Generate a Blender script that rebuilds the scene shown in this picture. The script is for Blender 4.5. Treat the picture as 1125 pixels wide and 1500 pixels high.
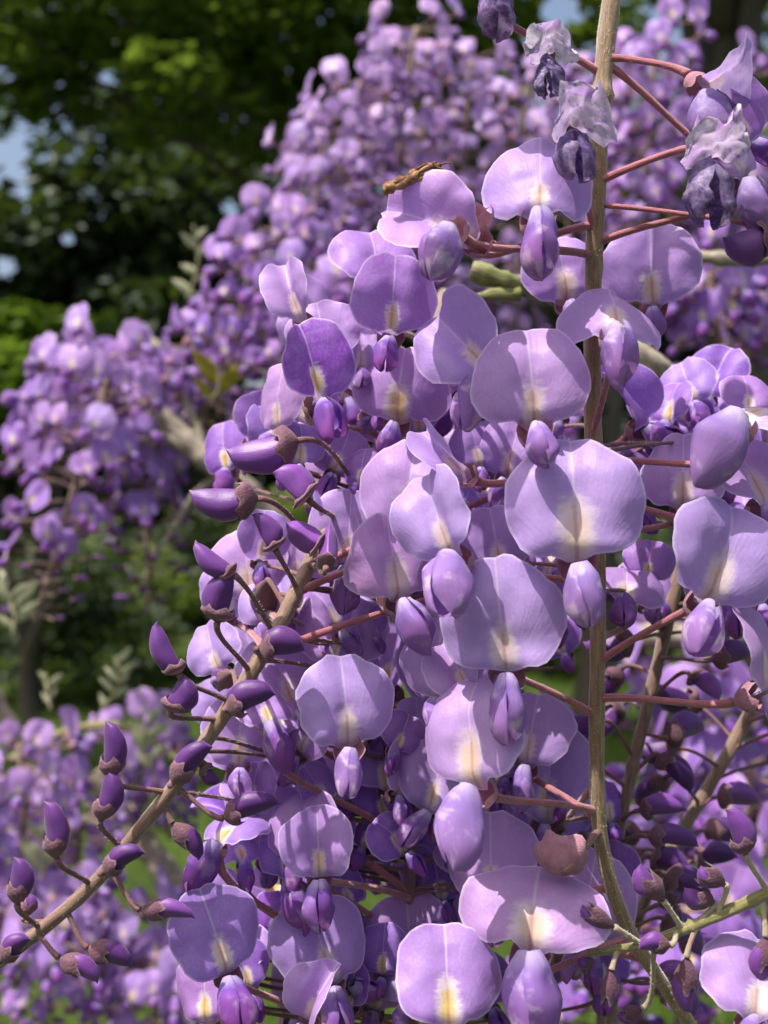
import bpy, math, random
import numpy as np
from mathutils import Vector, Matrix, Euler, noise

R = math.radians
sc = bpy.context.scene
for o in list(bpy.data.objects): bpy.data.objects.remove(o)
col = sc.collection

# ------------------------------------------------------------------ camera
CAM_Z = 1.35
VFOV = R(50)
FOCUS = 0.176
cd = bpy.data.cameras.new('camera'); cam = bpy.data.objects.new('camera', cd); col.objects.link(cam)
cam.location = (0, 0, CAM_Z); cam.rotation_euler = (R(90), 0, 0)
cd.sensor_fit = 'VERTICAL'; cd.sensor_height = 36; cd.sensor_width = 27
cd.lens = 18 / math.tan(VFOV / 2)
cd.clip_start = 0.01; cd.clip_end = 500
cd.dof.use_dof = True; cd.dof.focus_distance = FOCUS; cd.dof.aperture_fstop = cd.lens / 1.75
cd.dof.aperture_blades = 0
sc.camera = cam
PX = 1500 / (2 * math.tan(VFOV / 2))              # photo pixels per unit of slope

# ------------------------------------------------------------------ world, sun, exposure
SUN_EL, SUN_AZ = R(66), R(238)                    # azimuth: from +Y (straight ahead) clockwise
w = bpy.data.worlds.new('World'); sc.world = w; w.use_nodes = True
nt = w.node_tree; bg = nt.nodes['Background']
sky = nt.nodes.new('ShaderNodeTexSky'); sky.sky_type = 'NISHITA'; sky.sun_disc = False
sky.sun_elevation = SUN_EL; sky.sun_rotation = SUN_AZ; sky.air_density = 1.0; sky.dust_density = 6.0
nt.links.new(sky.outputs[0], bg.inputs[0]); bg.inputs[1].default_value = 0.135
sd = bpy.data.lights.new('sun', 'SUN'); sun = bpy.data.objects.new('sun', sd); col.objects.link(sun)
sd.energy = 4.8; sd.angle = R(0.55); sd.color = (1.0, 0.955, 0.89)
sdir = Vector((math.sin(SUN_AZ) * math.cos(SUN_EL), math.cos(SUN_AZ) * math.cos(SUN_EL), math.sin(SUN_EL)))
sun.rotation_euler = sdir.to_track_quat('Z', 'Y').to_euler()
sc.view_settings.view_transform = 'Standard'; sc.view_settings.look = 'None'
sc.view_settings.exposure = 0.60; sc.view_settings.gamma = 1.0; sc.view_settings.use_curve_mapping = False
sc.cycles.max_bounces = 10; sc.cycles.transmission_bounces = 6; sc.cycles.diffuse_bounces = 5

rng = random.Random(7)

def P(px, py, d):
    """photo pixel + distance along the view axis -> world point"""
    return Vector(((px - 562.5) / PX * d, d, CAM_Z - (py - 750) / PX * d))

def nvec(p):
    """repeatable vector noise"""
    return Vector((noise.noise(p), noise.noise(p + Vector((31.4, 7.7, 2.3))), noise.noise(p + Vector((-11.9, 53.1, 19.6)))))

def pix(p):
    return (562.5 + p.x / p.y * PX, 750 - (p.z - CAM_Z) / p.y * PX)

# ------------------------------------------------------------------ materials
def mat(name):
    m = bpy.data.materials.new(name); m.use_nodes = True
    n = m.node_tree; n.nodes.clear()
    return m, n

class NB:
    """small node builder"""
    def __init__(s, n): s.n = n; s.l = n.links
    def node(s, t, **k):
        x = s.n.nodes.new(t)
        for a, b in k.items(): setattr(x, a, b)
        return x
    def put(s, sock, v):
        if isinstance(v, bpy.types.NodeSocket): s.l.new(v, sock)
        elif v is not None: sock.default_value = v
    def math(s, op, a, b=None, c=None, clamp=False):
        x = s.node('ShaderNodeMath', operation=op, use_clamp=clamp)
        s.put(x.inputs[0], a)
        if b is not None: s.put(x.inputs[1], b)
        if c is not None: s.put(x.inputs[2], c)
        return x.outputs[0]
    def mix(s, f, a, b, mode='MIX'):
        x = s.node('ShaderNodeMix', data_type='RGBA', blend_type=mode)
        s.put(x.inputs[0], f); s.put(x.inputs[6], a); s.put(x.inputs[7], b)
        return x.outputs[2]
    def ramp(s, f, a, b, smooth=True):
        x = s.node('ShaderNodeMapRange'); x.interpolation_type = 'SMOOTHSTEP' if smooth else 'LINEAR'
        s.put(x.inputs[0], f); x.inputs[1].default_value = a; x.inputs[2].default_value = b
        return x.outputs[0]
    def noise(s, vec, scale, detail=3, rough=0.55):
        x = s.node('ShaderNodeTexNoise'); s.put(x.inputs['Vector'], vec)
        x.inputs['Scale'].default_value = scale; x.inputs['Detail'].default_value = detail; x.inputs['Roughness'].default_value = rough
        return x.outputs['Fac']
    def prop(s, name):
        x = s.node('ShaderNodeAttribute'); x.attribute_type = 'OBJECT'; x.attribute_name = name
        return x.outputs['Fac']
    def rnd(s): return s.node('ShaderNodeObjectInfo').outputs['Random']
    def objco(s): return s.node('ShaderNodeTexCoord').outputs['Object']
    def uv(s, name='UVMap'):
        x = s.node('ShaderNodeUVMap'); x.uv_map = name
        y = s.node('ShaderNodeSeparateXYZ'); s.l.new(x.outputs[0], y.inputs[0])
        return x.outputs[0], y.outputs[0], y.outputs[1]
    def vec(s, x, y, z):
        c = s.node('ShaderNodeCombineXYZ'); s.put(c.inputs[0], x); s.put(c.inputs[1], y); s.put(c.inputs[2], z)
        return c.outputs[0]
    def thin(s, color, trans=0.4, tcol=None, rough=0.5, spec=0.3, bump=None, bstr=0.3, bdist=0.0003, sheen=0.0):
        p = s.node('ShaderNodeBsdfPrincipled'); s.put(p.inputs['Base Color'], color)
        p.inputs['Roughness'].default_value = rough; p.inputs['Specular IOR Level'].default_value = spec
        if sheen: p.inputs['Sheen Weight'].default_value = sheen
        if bump is not None:
            b = s.node('ShaderNodeBump'); b.inputs['Strength'].default_value = bstr; b.inputs['Distance'].default_value = bdist
            s.put(b.inputs['Height'], bump); s.l.new(b.outputs[0], p.inputs['Normal'])
        out = s.node('ShaderNodeOutputMaterial')
        if trans > 0:
            t = s.node('ShaderNodeBsdfTranslucent'); s.put(t.inputs[0], tcol if tcol is not None else color)
            m = s.node('ShaderNodeMixShader'); m.inputs[0].default_value = trans
            s.l.new(p.outputs[0], m.inputs[1]); s.l.new(t.outputs[0], m.inputs[2]); s.l.new(m.outputs[0], out.inputs[0])
        else: s.l.new(p.outputs[0], out.inputs[0])

def banner_material():
    m, n = mat('banner_petal'); b = NB(n)
    uvv, u, v = b.uv(); _, rho, _x = b.uv('Rim')
    age, wilt, rnd = b.prop('age'), b.prop('wilt'), b.rnd()
    oc = b.objco()
    X = b.math('MULTIPLY_ADD', u, 2.0, -1.0)                    # -1..1 across
    ax = b.math('ABSOLUTE', X)
    # pigment: saturated violet when young, greyish lilac when old
    c = b.mix(age, (0.21, 0.05, 0.45, 1), (0.52, 0.345, 0.645, 1))
    hue = b.mix(rnd, (0.92, 0.97, 1.05, 1), (1.10, 0.97, 0.97, 1))
    c = b.mix(1.0, c, hue, 'MULTIPLY')
    big = b.noise(oc, 160, 2)
    c = b.mix(b.math('MULTIPLY', b.ramp(big, 0.35, 0.7), 0.26), c, (0.44, 0.31, 0.66, 1))
    # fine fan of veins running from the claw
    ang = b.math('ARCTAN2', X, b.math('ADD', v, 0.12))
    rad = b.math('SQRT', b.math('ADD', b.math('MULTIPLY', X, X), b.math('MULTIPLY', v, v)))
    vn = b.noise(b.vec(b.math('MULTIPLY', ang, 22.0), b.math('MULTIPLY', rad, 3.0), b.math('MULTIPLY', rnd, 50.0)), 1.0, 4, 0.6)
    c = b.mix(b.math('MULTIPLY', b.ramp(vn, 0.45, 0.75), 0.13), c, (0.26, 0.11, 0.44, 1))
    fine = b.noise(oc, 1400, 2)
    c = b.mix(b.math('MULTIPLY', b.ramp(fine, 0.4, 0.8), 0.12), c, (0.75, 0.68, 0.85, 1))
    # pale mid line
    line = b.math('SUBTRACT', 1.0, b.ramp(ax, 0.0, 0.035))
    c = b.mix(b.math('MULTIPLY', line, 0.55), c, (0.70, 0.58, 0.74, 1))
    # blotch at the base: pale halo, yellow heart, ragged edge
    rag = b.noise(b.vec(b.math('MULTIPLY', X, 5.0), b.math('MULTIPLY', v, 26.0), b.math('MULTIPLY', rnd, 77.0)), 1.0, 4, 0.65)
    jag = b.math('MULTIPLY_ADD', rag, 1.0, -0.5)
    jag2 = b.math('MULTIPLY_ADD', b.noise(b.vec(b.math('MULTIPLY', X, 4.0), b.math('MULTIPLY', v, 4.0), b.math('MULTIPLY', rnd, 33.0)), 1.0, 2), 0.5, -0.25)
    e1 = b.math('DIVIDE', ax, 0.245); e2 = b.math('ABSOLUTE', b.math('DIVIDE', b.math('SUBTRACT', v, b.math('MULTIPLY_ADD', age, -0.02, 0.23)), 0.27))
    el = b.math('POWER', b.math('ADD', b.math('POWER', e1, 2.6), b.math('POWER', e2, 2.6)), 0.385)
    rnd2 = b.math('FRACT', b.math('MULTIPLY', rnd, 17.31))
    el = b.math('MULTIPLY', b.math('ADD', b.math('ADD', el, jag), jag2), b.math('MULTIPLY_ADD', rnd2, 0.5, 0.80))
    halo = b.math('SUBTRACT', 1.0, b.ramp(el, 0.55, 1.15))
    c = b.mix(b.math('MULTIPLY', halo, b.math('MULTIPLY_ADD', age, -0.22, 0.95)), c, b.mix(age, (0.84, 0.76, 0.78, 1), (0.80, 0.67, 0.66, 1)))
    old = b.ramp(age, 0.45, 0.85)
    core = b.math('SUBTRACT', 1.0, b.ramp(el, 0.25, 0.80))
    yel = b.mix(old, (0.66, 0.46, 0.03, 1), (0.70, 0.47, 0.20, 1))
    c = b.mix(b.math('MULTIPLY', core, b.math('MULTIPLY', b.math('MULTIPLY_ADD', old, -0.32, 0.92), b.math('MULTIPLY_ADD', b.math('FRACT', b.math('MULTIPLY', rnd, 41.7)), 0.6, 0.4))), c, yel)
    mid = b.math('MULTIPLY', b.math('SUBTRACT', 1.0, b.ramp(b.math('ADD', ax, b.math('MULTIPLY', jag, 0.04)), 0.006, 0.05)), b.math('SUBTRACT', 1.0, b.ramp(el, 0.5, 1.0)))
    c = b.mix(b.math('MULTIPLY', mid, 0.55), c, (0.42, 0.15, 0.17, 1))
    # thin pale margin
    c = b.mix(b.math('MULTIPLY', b.ramp(rho, 0.945, 1.0), 0.55), c, (0.80, 0.70, 0.88, 1))
    spot = b.math('MULTIPLY', b.ramp(b.noise(oc, 520, 3, .6), 0.66, 0.76), b.math('MULTIPLY', age, 0.35))
    c = b.mix(spot, c, (0.30, 0.17, 0.26, 1))
    # withered: papery grey-white with blue-grey stains
    wn = b.noise(oc, 380, 4, 0.7)
    wc = b.mix(b.ramp(wn, 0.33, 0.50), (0.20, 0.16, 0.36, 1), (0.70, 0.64, 0.71, 1))
    c = b.mix(b.math('MULTIPLY', wilt, b.ramp(b.noise(oc, 120, 2), 0.30, 0.50)), c, wc)
    bump = b.math('ADD', b.math('ADD', b.math('MULTIPLY', vn, 0.5), b.math('MULTIPLY', fine, 0.25)), b.math('MULTIPLY', b.noise(oc, 330, 2), 0.7))
    b.thin(c, 0.38, b.mix(0.30, c, (0.56, 0.30, 0.80, 1)), 0.45, 0.30, bump, 0.30, 0.0005)
    return m

def wing_material():
    m, n = mat('wing_petal'); b = NB(n)
    uvv, u, v = b.uv(); age, wilt, rnd = b.prop('age'), b.prop('wilt'), b.rnd(); oc = b.objco()
    c = b.mix(b.ramp(b.math('ADD', b.math('MULTIPLY', u, 0.55), b.math('MULTIPLY', b.noise(b.vec(b.math('MULTIPLY', u, 1.6), b.math('MULTIPLY', v, 1.3), b.math('MULTIPLY', rnd, 31.0)), 1.3, 2), 0.5)), 0.25, 0.80),
              (0.165, 0.08, 0.40, 1), (0.28, 0.07, 0.34, 1))
    c = b.mix(b.math('MULTIPLY', b.ramp(age, 0.45, 1.0), 0.52), c, (0.40, 0.29, 0.56, 1))
    pale = b.math('MULTIPLY', b.ramp(b.noise(b.vec(b.math('MULTIPLY', u, 2.2), b.math('MULTIPLY', v, 2.0), b.math('MULTIPLY_ADD', rnd, 17.0, 5.0)), 1.5, 3), 0.50, 0.68), age)
    c = b.mix(b.math('MULTIPLY', pale, 0.6), c, (0.76, 0.62, 0.70, 1))
    c = b.mix(b.math('MULTIPLY', b.math('SUBTRACT', 1.0, b.ramp(u, 0.02, 0.30)), 0.6), c, (0.62, 0.52, 0.74, 1))
    vn = b.noise(b.vec(b.math('MULTIPLY', u, 4.0), b.math('MULTIPLY', v, 34.0), b.math('MULTIPLY', rnd, 9.0)), 1.0, 3)
    c = b.mix(b.math('MULTIPLY', b.ramp(vn, 0.45, 0.8), 0.18), c, (0.12, 0.05, 0.30, 1))
    seam = b.math('ADD', b.math('SUBTRACT', 1.0, b.ramp(v, 0.0, 0.05)), b.ramp(v, 0.95, 1.0))
    c = b.mix(b.math('MULTIPLY', seam, 0.35), c, (0.12, 0.05, 0.30, 1))
    wn = b.noise(oc, 420, 4, 0.7)
    wc = b.mix(b.ramp(wn, 0.40, 0.66), (0.035, 0.03, 0.10, 1), (0.34, 0.27, 0.42, 1))
    c = b.mix(b.math('MULTIPLY', wilt, 0.85), c, wc)
    fine = b.noise(oc, 1500, 2)
    b.thin(c, 0.32, None, 0.52, 0.24, b.math('ADD', b.math('MULTIPLY', vn, 0.5), b.math('MULTIPLY', fine, 0.3)), 0.3, 0.0003)
    return m

def bud_material():
    m, n = mat('bud_petal'); b = NB(n)
    uvv, u, v = b.uv(); age, rnd = b.prop('age'), b.rnd(); oc = b.objco()
    c = b.mix(age, (0.060, 0.012, 0.115, 1), (0.29, 0.09, 0.45, 1))
    c = b.mix(b.math('MULTIPLY', b.ramp(b.noise(oc, 260, 2), 0.38, 0.66), 0.45), c, (0.16, 0.035, 0.20, 1))
    vn = b.noise(b.vec(b.math('MULTIPLY', u, 4.0), b.math('MULTIPLY', v, 40.0), b.math('MULTIPLY', rnd, 9.0)), 1.0, 3)
    c = b.mix(b.math('MULTIPLY', b.ramp(vn, 0.45, 0.8), 0.35), c, (0.05, 0.012, 0.15, 1))
    edge = b.math('ADD', b.math('SUBTRACT', 1.0, b.ramp(v, 0.0, 0.07)), b.ramp(v, 0.93, 1.0))
    c = b.mix(b.math('MULTIPLY', edge, 0.40), c, (0.34, 0.12, 0.40, 1))
    b.thin(c, 0.16, None, 0.42, 0.38, b.math('ADD', b.math('MULTIPLY', vn, 0.5), b.math('MULTIPLY', b.noise(oc, 1800, 2), 0.3)), 0.3, 0.0003, 0.15)
    return m

def calyx_material():
    m, n = mat('calyx'); b = NB(n)
    uvv, u, v = b.uv(); age, rnd = b.prop('age'), b.rnd(); oc = b.objco()
    c = b.mix(age, (0.075, 0.032, 0.055, 1), (0.44, 0.20, 0.27, 1))
    c = b.mix(b.math('MULTIPLY', b.ramp(b.noise(oc, 500, 3), 0.4, 0.7), 0.4), c, (0.17, 0.09, 0.08, 1))
    vn = b.noise(b.vec(b.math('MULTIPLY', v, 26.0), b.math('MULTIPLY', u, 3.0), rnd), 1.0, 4, 0.7)
    c = b.mix(b.math('MULTIPLY', b.ramp(vn, 0.5, 0.8), 0.35), c, (0.20, 0.06, 0.12, 1))
    c = b.mix(b.math('MULTIPLY', b.ramp(u, 0.80, 1.0), 0.35), c, (0.45, 0.33, 0.32, 1))
    hair = b.noise(oc, 2600, 2)
    c = b.mix(b.math('MULTIPLY', b.ramp(hair, 0.58, 0.8), 0.28), c, (0.55, 0.48, 0.45, 1))
    b.thin(c, 0.15, None, 0.7, 0.2, hair, 0.6, 0.0003, 0.18)
    return m

def stalk_material(name, ca, cb, cc, sheen=0.5, scale=900):
    m, n = mat(name); b = NB(n)
    uvv, u, v = b.uv(); rnd = b.rnd(); oc = b.objco()
    st = b.noise(b.vec(b.math('MULTIPLY', v, 14.0), b.math('MULTIPLY', u, 2.2), rnd), 1.0, 4, 0.65)
    c = b.mix(b.ramp(st, 0.35, 0.65), ca, cb)
    c = b.mix(b.ramp(b.noise(oc, scale * 0.25, 3), 0.5, 0.75), c, cc)
    hair = b.noise(oc, scale * 3, 2)
    c = b.mix(b.math('MULTIPLY', b.ramp(hair, 0.6, 0.85), 0.3), c, (0.50, 0.43, 0.36, 1))
    b.thin(c, 0.0, None, 0.65, 0.25, b.math('ADD', st, b.math('MULTIPLY', hair, 0.4)), 0.55, 0.0004, sheen)
    return m

def simple_leaf(name, ca, cb, trans=0.45, scale=3.0, rough=0.5):
    m, n = mat(name); b = NB(n)
    uvv, u, v = b.uv(); geo = b.node('ShaderNodeNewGeometry')
    c = b.mix(geo.outputs['Random Per Island'], ca, cb)
    c = b.mix(b.math('MULTIPLY', b.ramp(b.noise(b.objco(), scale, 3), 0.4, 0.7), 0.5), c, ca)
    b.thin(c, trans, b.mix(0.5, c, (0.20, 0.32, 0.02, 1)), rough, 0.3)
    return m

M = {}
M['banner'] = banner_material(); M['wing'] = wing_material(); M['bud'] = bud_material(); M['calyx'] = calyx_material()
M['pedicel'] = stalk_material('pedicel', (0.30, 0.075, 0.10, 1), (0.40, 0.14, 0.15, 1), (0.24, 0.07, 0.11, 1))
M['pedicel_dull'] = stalk_material('pedicel_dull', (0.16, 0.075, 0.085, 1), (0.22, 0.105, 0.095, 1), (0.14, 0.06, 0.08, 1), 0.15)
M['pedicel_pale'] = stalk_material('pedicel_pale', (0.30, 0.25, 0.13, 1), (0.36, 0.30, 0.20, 1), (0.26, 0.16, 0.12, 1))
M['stem'] = stalk_material('flower_stem', (0.17, 0.105, 0.055, 1), (0.30, 0.20, 0.11, 1), (0.20, 0.16, 0.06, 1))
M['stem_brown'] = stalk_material('brown_stem', (0.15, 0.085, 0.06, 1), (0.25, 0.16, 0.11, 1), (0.18, 0.09, 0.07, 1))
M['stem_green'] = stalk_material('green_stem', (0.14, 0.13, 0.04, 1), (0.24, 0.21, 0.08, 1), (0.19, 0.14, 0.07, 1))
M['bark'] = stalk_material('branch_bark', (0.16, 0.13, 0.10, 1), (0.36, 0.31, 0.25, 1), (0.20, 0.18, 0.10, 1), 0.0, 300)
M['twig'] = stalk_material('mossy_twig', (0.10, 0.11, 0.03, 1), (0.22, 0.23, 0.08, 1), (0.24, 0.20, 0.11, 1), 0.1, 500)

def hair_material():
    m, n = mat('stem_hair'); b = NB(n)
    b.thin((0.62, 0.56, 0.47, 1), 0.4, None, 0.4, 0.4); return m
M['hair'] = hair_material()
M['tree_bark'] = stalk_material('tree_bark', (0.05, 0.04, 0.03, 1), (0.10, 0.08, 0.06, 1), (0.04, 0.04, 0.03, 1), 0.0, 12)
M['leaf_dark'] = simple_leaf('dark_leaf', (0.026, 0.042, 0.022, 1), (0.046, 0.070, 0.030, 1), 0.15)  # background haze put into the colour: dark leaves slightly lifted
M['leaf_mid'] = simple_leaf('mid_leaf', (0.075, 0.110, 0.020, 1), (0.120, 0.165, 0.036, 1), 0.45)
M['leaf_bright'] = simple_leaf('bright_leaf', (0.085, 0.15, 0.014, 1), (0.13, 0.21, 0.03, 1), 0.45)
M['leaf_silver'] = simple_leaf('downy_young_leaf', (0.34, 0.35, 0.20, 1), (0.48, 0.46, 0.33, 1), 0.35, 60, 0.7)
M['leaf_yellow'] = simple_leaf('yellow_leaf', (0.42, 0.33, 0.03, 1), (0.30, 0.30, 0.05, 1), 0.45, 60)

def dry_material():
    m, n = mat('dried_petal'); b = NB(n); oc = b.objco()
    c = b.mix(b.ramp(b.noise(oc, 700, 4), 0.35, 0.65), (0.10, 0.04, 0.02, 1), (0.36, 0.20, 0.10, 1))
    b.thin(c, 0.1, None, 0.7, 0.2, b.noise(oc, 1500, 3), 0.8, 0.0005); return m
M['dry'] = dry_material()

def ground_material():
    m, n = mat('lawn'); b = NB(n); oc = b.objco()
    c = b.mix(b.ramp(b.noise(oc, 0.9, 4), 0.35, 0.65), (0.036, 0.056, 0.014, 1), (0.066, 0.096, 0.020, 1))
    c = b.mix(b.ramp(b.noise(oc, 30, 3), 0.4, 0.75), c, (0.045, 0.075, 0.015, 1))
    c = b.mix(b.math('MULTIPLY', b.ramp(b.noise(oc, 0.35, 2), 0.55, 0.72), 0.6), c, (0.13, 0.10, 0.05, 1))
    b.thin(c, 0.0, None, 0.9, 0.1, b.noise(oc, 60, 4), 1.0, 0.03); return m
M['lawn'] = ground_material()

# ------------------------------------------------------------------ mesh helpers
class MB:
    def __init__(s): s.v = []; s.f = []; s.uv = []; s.rim = []; s.mi = []; s.n = 0
    def add(s, verts, faces, uvs, rims=None, mi=0):
        b = s.n
        s.v.extend(verts); s.uv.extend(uvs); s.rim.extend(rims if rims is not None else [0.0] * len(verts))
        s.f.extend([tuple(i + b for i in f) for f in faces]); s.mi.extend([mi] * len(faces)); s.n += len(verts)
    def mesh(s, name, mats, smooth=True):
        me = bpy.data.meshes.new(name); me.from_pydata([tuple(v) for v in s.v], [], s.f)
        if not isinstance(mats, (list, tuple)): mats = [mats]
        for m in mats: me.materials.append(m)
        li = np.empty(len(me.loops), dtype=np.int32); me.loops.foreach_get('vertex_index', li)
        uva = np.array(s.uv, dtype=np.float32).reshape(-1, 2)
        l = me.uv_layers.new(name='UVMap'); l.data.foreach_set('uv', uva[li].ravel())
        l2 = me.uv_layers.new(name='Rim'); rr = np.zeros((len(s.v), 2), dtype=np.float32); rr[:, 0] = s.rim
        l2.data.foreach_set('uv', rr[li].ravel())
        me.polygons.foreach_set('use_smooth', [smooth] * len(me.polygons))
        me.polygons.foreach_set('material_index', s.mi)
        me.update(); return me

def obj(name, me, parent=None, loc=None, **props):
    o = bpy.data.objects.new(name, me); col.objects.link(o)
    if parent is not None: o.parent = parent
    if loc is not None: o.location = loc
    for k, v in props.items(): o[k] = v
    return o

def tag(o, label, cat, group=None):
    o['label'] = label; o['category'] = cat
    if group: o['group'] = group
    return o

def grid_faces(nu, nv, closed=False):
    f = []
    for i in range(nu - 1):
        for j in range(nv if closed else nv - 1):
            k = (j + 1) % nv
            f.append((i * nv + j, i * nv + k, (i + 1) * nv + k, (i + 1) * nv + j))
    return f

# -------- banner petal (units: mm; local x right, -y towards where the flower faces, z up)
def banner_geo(mb, r, W=22, H=20, fold=0.0, groove=0.24, back=0.30, top=0.30, bend=0.0, ruffle=0.5, crumple=0.0,
               notch=0.05, K=11, N=44, mi=0, twist=0.0, side_drop=0.0):
    ph = [r.uniform(0, 6.28) for _ in range(6)]; seed = Vector((r.uniform(0, 99), r.uniform(0, 99), r.uniform(0, 99)))
    asym = r.uniform(-0.25, 0.25); curl = (r.uniform(-4.6, 2.6), r.uniform(0, 6.28), r.uniform(-3.6, 3.2), r.uniform(0, 6.28))
    vs, uvs, rims = [], [], []
    def put(x, y, rho, th):
        X = x / (W / 2); Y = y / H
        sx = math.sqrt(X * X + 0.0016) - 0.04
        z = W / 2 * (groove * sx * (1.1 - 0.35 * max(0, Y)) - back * abs(X) ** 2.3 * (1 + asym * (1 if X > 0 else -1)))
        z -= W / 2 * top * max(0, Y - 0.45) ** 2 * 1.6
        z -= W / 2 * 0.55 * max(0, abs(X) - 0.35) ** 1.3 * max(0, 0.42 - Y) * 1.6      # lower corners curl behind
        z -= W / 2 * side_drop * abs(X) ** 1.5 * (1 - Y)
        if Y < 0.16: z -= ((0.16 - Y) / 0.16) ** 2 * 2.2
        z += ruffle * rho ** 5 * (math.sin(5 * th + ph[0]) * 0.6 + math.sin(9 * th + ph[1]) * 0.4)
        z += curl[0] * rho ** 3 * max(0, math.cos(th - curl[1])) ** 3 + curl[2] * rho ** 3 * max(0, math.cos(th - curl[3])) ** 4
        z += 0.3 * noise.noise(Vector((x * .36, y * .3, 5)) + seed)
        z += 0.9 * (noise.noise(Vector((x * 0.13, y * 0.13, 0)) + seed))
        if crumple:
            nv = nvec(Vector((x * 0.16, y * 0.16, 0.3)) + seed) * crumple + nvec(Vector((x * 0.42, y * 0.42, 0.7)) + seed) * crumple * 0.45
            x += nv.x * rho; y += nv.y * rho; z += nv.z
        if fold:
            a = R(fold) * math.tanh(abs(X) / 0.22)
            s = 1 if X >= 0 else -1
            q = abs(x); x, z = s * (q * math.cos(a) - z * math.sin(a) * 0.4), q * math.sin(a) + z * math.cos(a)
        if bend:                         # roll the blade back (+) or forward (-) along its length
            a = R(bend); k = a / H
            yy = max(y, 0)
            if abs(k) > 1e-6:
                rad = 1 / k; t = yy * k
                ny = rad * math.sin(t) - z * -math.sin(t) * 1.0; nz = -(rad * (1 - math.cos(t))) + z * math.cos(t)
                y, z = (ny if y > 0 else y), nz
        if twist:
            a = R(twist) * Y; x, z = x * math.cos(a) - z * math.sin(a), x * math.sin(a) + z * math.cos(a)
        vs.append((x / 1000, -z / 1000, y / 1000)); uvs.append((X * 0.5 + 0.5, Y)); rims.append(rho)
    def Rr(th):
        c, s = math.cos(th), math.sin(th); p = 2.1 if s > 0 else 2.2 + 0.2 * min(1, -s * 2)
        rr = 1 / ((abs(c) / (W / 2)) ** p + (abs(s) / (H / 2)) ** p) ** (1 / p)
        d = math.degrees(th)
        rr *= 1 - notch * math.exp(-((d - 90) / 8) ** 2) + 0.05 * math.exp(-((d - 270) / 13) ** 2) + 0.035 * math.exp(-((d - 76) / 7) ** 2) + 0.03 * math.exp(-((d - 104) / 7) ** 2)
        rr *= 1 - 0.07 * (math.exp(-((d - 248) / 9) ** 2) + math.exp(-((d - 292) / 9) ** 2))
        rr *= 1 + 0.03 * math.sin(3 * th + ph[2]) + 0.022 * math.sin(5 * th + ph[3]) + 0.012 * math.sin(11 * th + ph[4]) + 0.006 * math.sin(19 * th + ph[5])
        return rr
    put(0, H * 0.5, 0, 0)
    for k in range(1, K + 1):
        rho = (k / K) ** 0.9
        for j in range(N):
            th = 2 * math.pi * j / N; q = rho * Rr(th)
            put(q * math.cos(th), H * 0.5 + q * math.sin(th), rho, th)
    f = [(0, 1 + j, 1 + (j + 1) % N) for j in range(N)]
    for k in range(K - 1):
        a = 1 + k * N; c = a + N
        for j in range(N): f.append((a + j, c + j, c + (j + 1) % N, a + (j + 1) % N))
    mb.add(vs, f, uvs, rims, mi)

# -------- one wing petal of the pouch
def wing_geo(mb, r, side, L=13, D=9.5, Wd=4.6, pitch=55, curl=22, spread=4, nu=14, nv=11, crumple=0.0, mi=1, gap=0.12):
    seed = Vector((r.uniform(0, 99), r.uniform(0, 99), r.uniform(0, 99)))
    du0 = r.uniform(.35, .65)
    vs, uvs = [], []
    py, pz = -1.2, -0.2; du = L / (nu - 1); sp = R(spread)
    for i in range(nu):
        u = i / (nu - 1)
        a = R(pitch - curl * (u - 0.3))
        if i: py -= math.cos(a) * du; pz -= math.sin(a) * du
        ny, nz = -math.sin(a), math.cos(a)
        prof = max(0.0, math.sin(math.pi * min(1, 0.10 + 0.90 * u) ** 1.05)) ** 0.56
        prof = max(prof, 0.10) * (0.80 + 0.20 * min(1, u * 2.0))
        if u > 0.985: prof = 0.04
        if u > 0.8: pz += (u - .8) * 0.5
        for j in range(nv):
            v = j / (nv - 1); ps = math.pi * v
            h = D / 2 * prof * math.cos(ps) * (1.12 if ps < math.pi / 2 else 0.92)
            h += D / 2 * prof * (0.13 if side > 0 else -0.16) * math.exp(-(ps / 0.34) ** 2)
            x = Wd * prof * max(0, math.sin(ps)) ** 1.08 * (1 - 0.16 * math.exp(-((u - du0) / .16) ** 2 - ((ps - 1.0) / .45) ** 2)) - (0.9 if side > 0 else 0.3) * prof * math.exp(-(ps / 0.35) ** 2)
            p = Vector((side * x, py + ny * h, pz + nz * h))
            if crumple:
                p += nvec(p * 0.22 + seed) * crumple + nvec(p * 0.55 + seed) * crumple * 0.5
            else: p += nvec(p * 0.15 + seed) * 1.0 * min(1, u * 3) + nvec(p * 0.4 + seed) * 0.28
            if sp:
                x, y = p.x, p.y; s = side * sp
                p.x, p.y = x * math.cos(s) - y * math.sin(s), x * math.sin(s) + y * math.cos(s)
            vs.append(p / 1000); uvs.append((u, v))
    f = grid_faces(nu, nv)
    if side < 0: f = [t[::-1] for t in f]
    mb.add(vs, f, uvs, None, mi)

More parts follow.
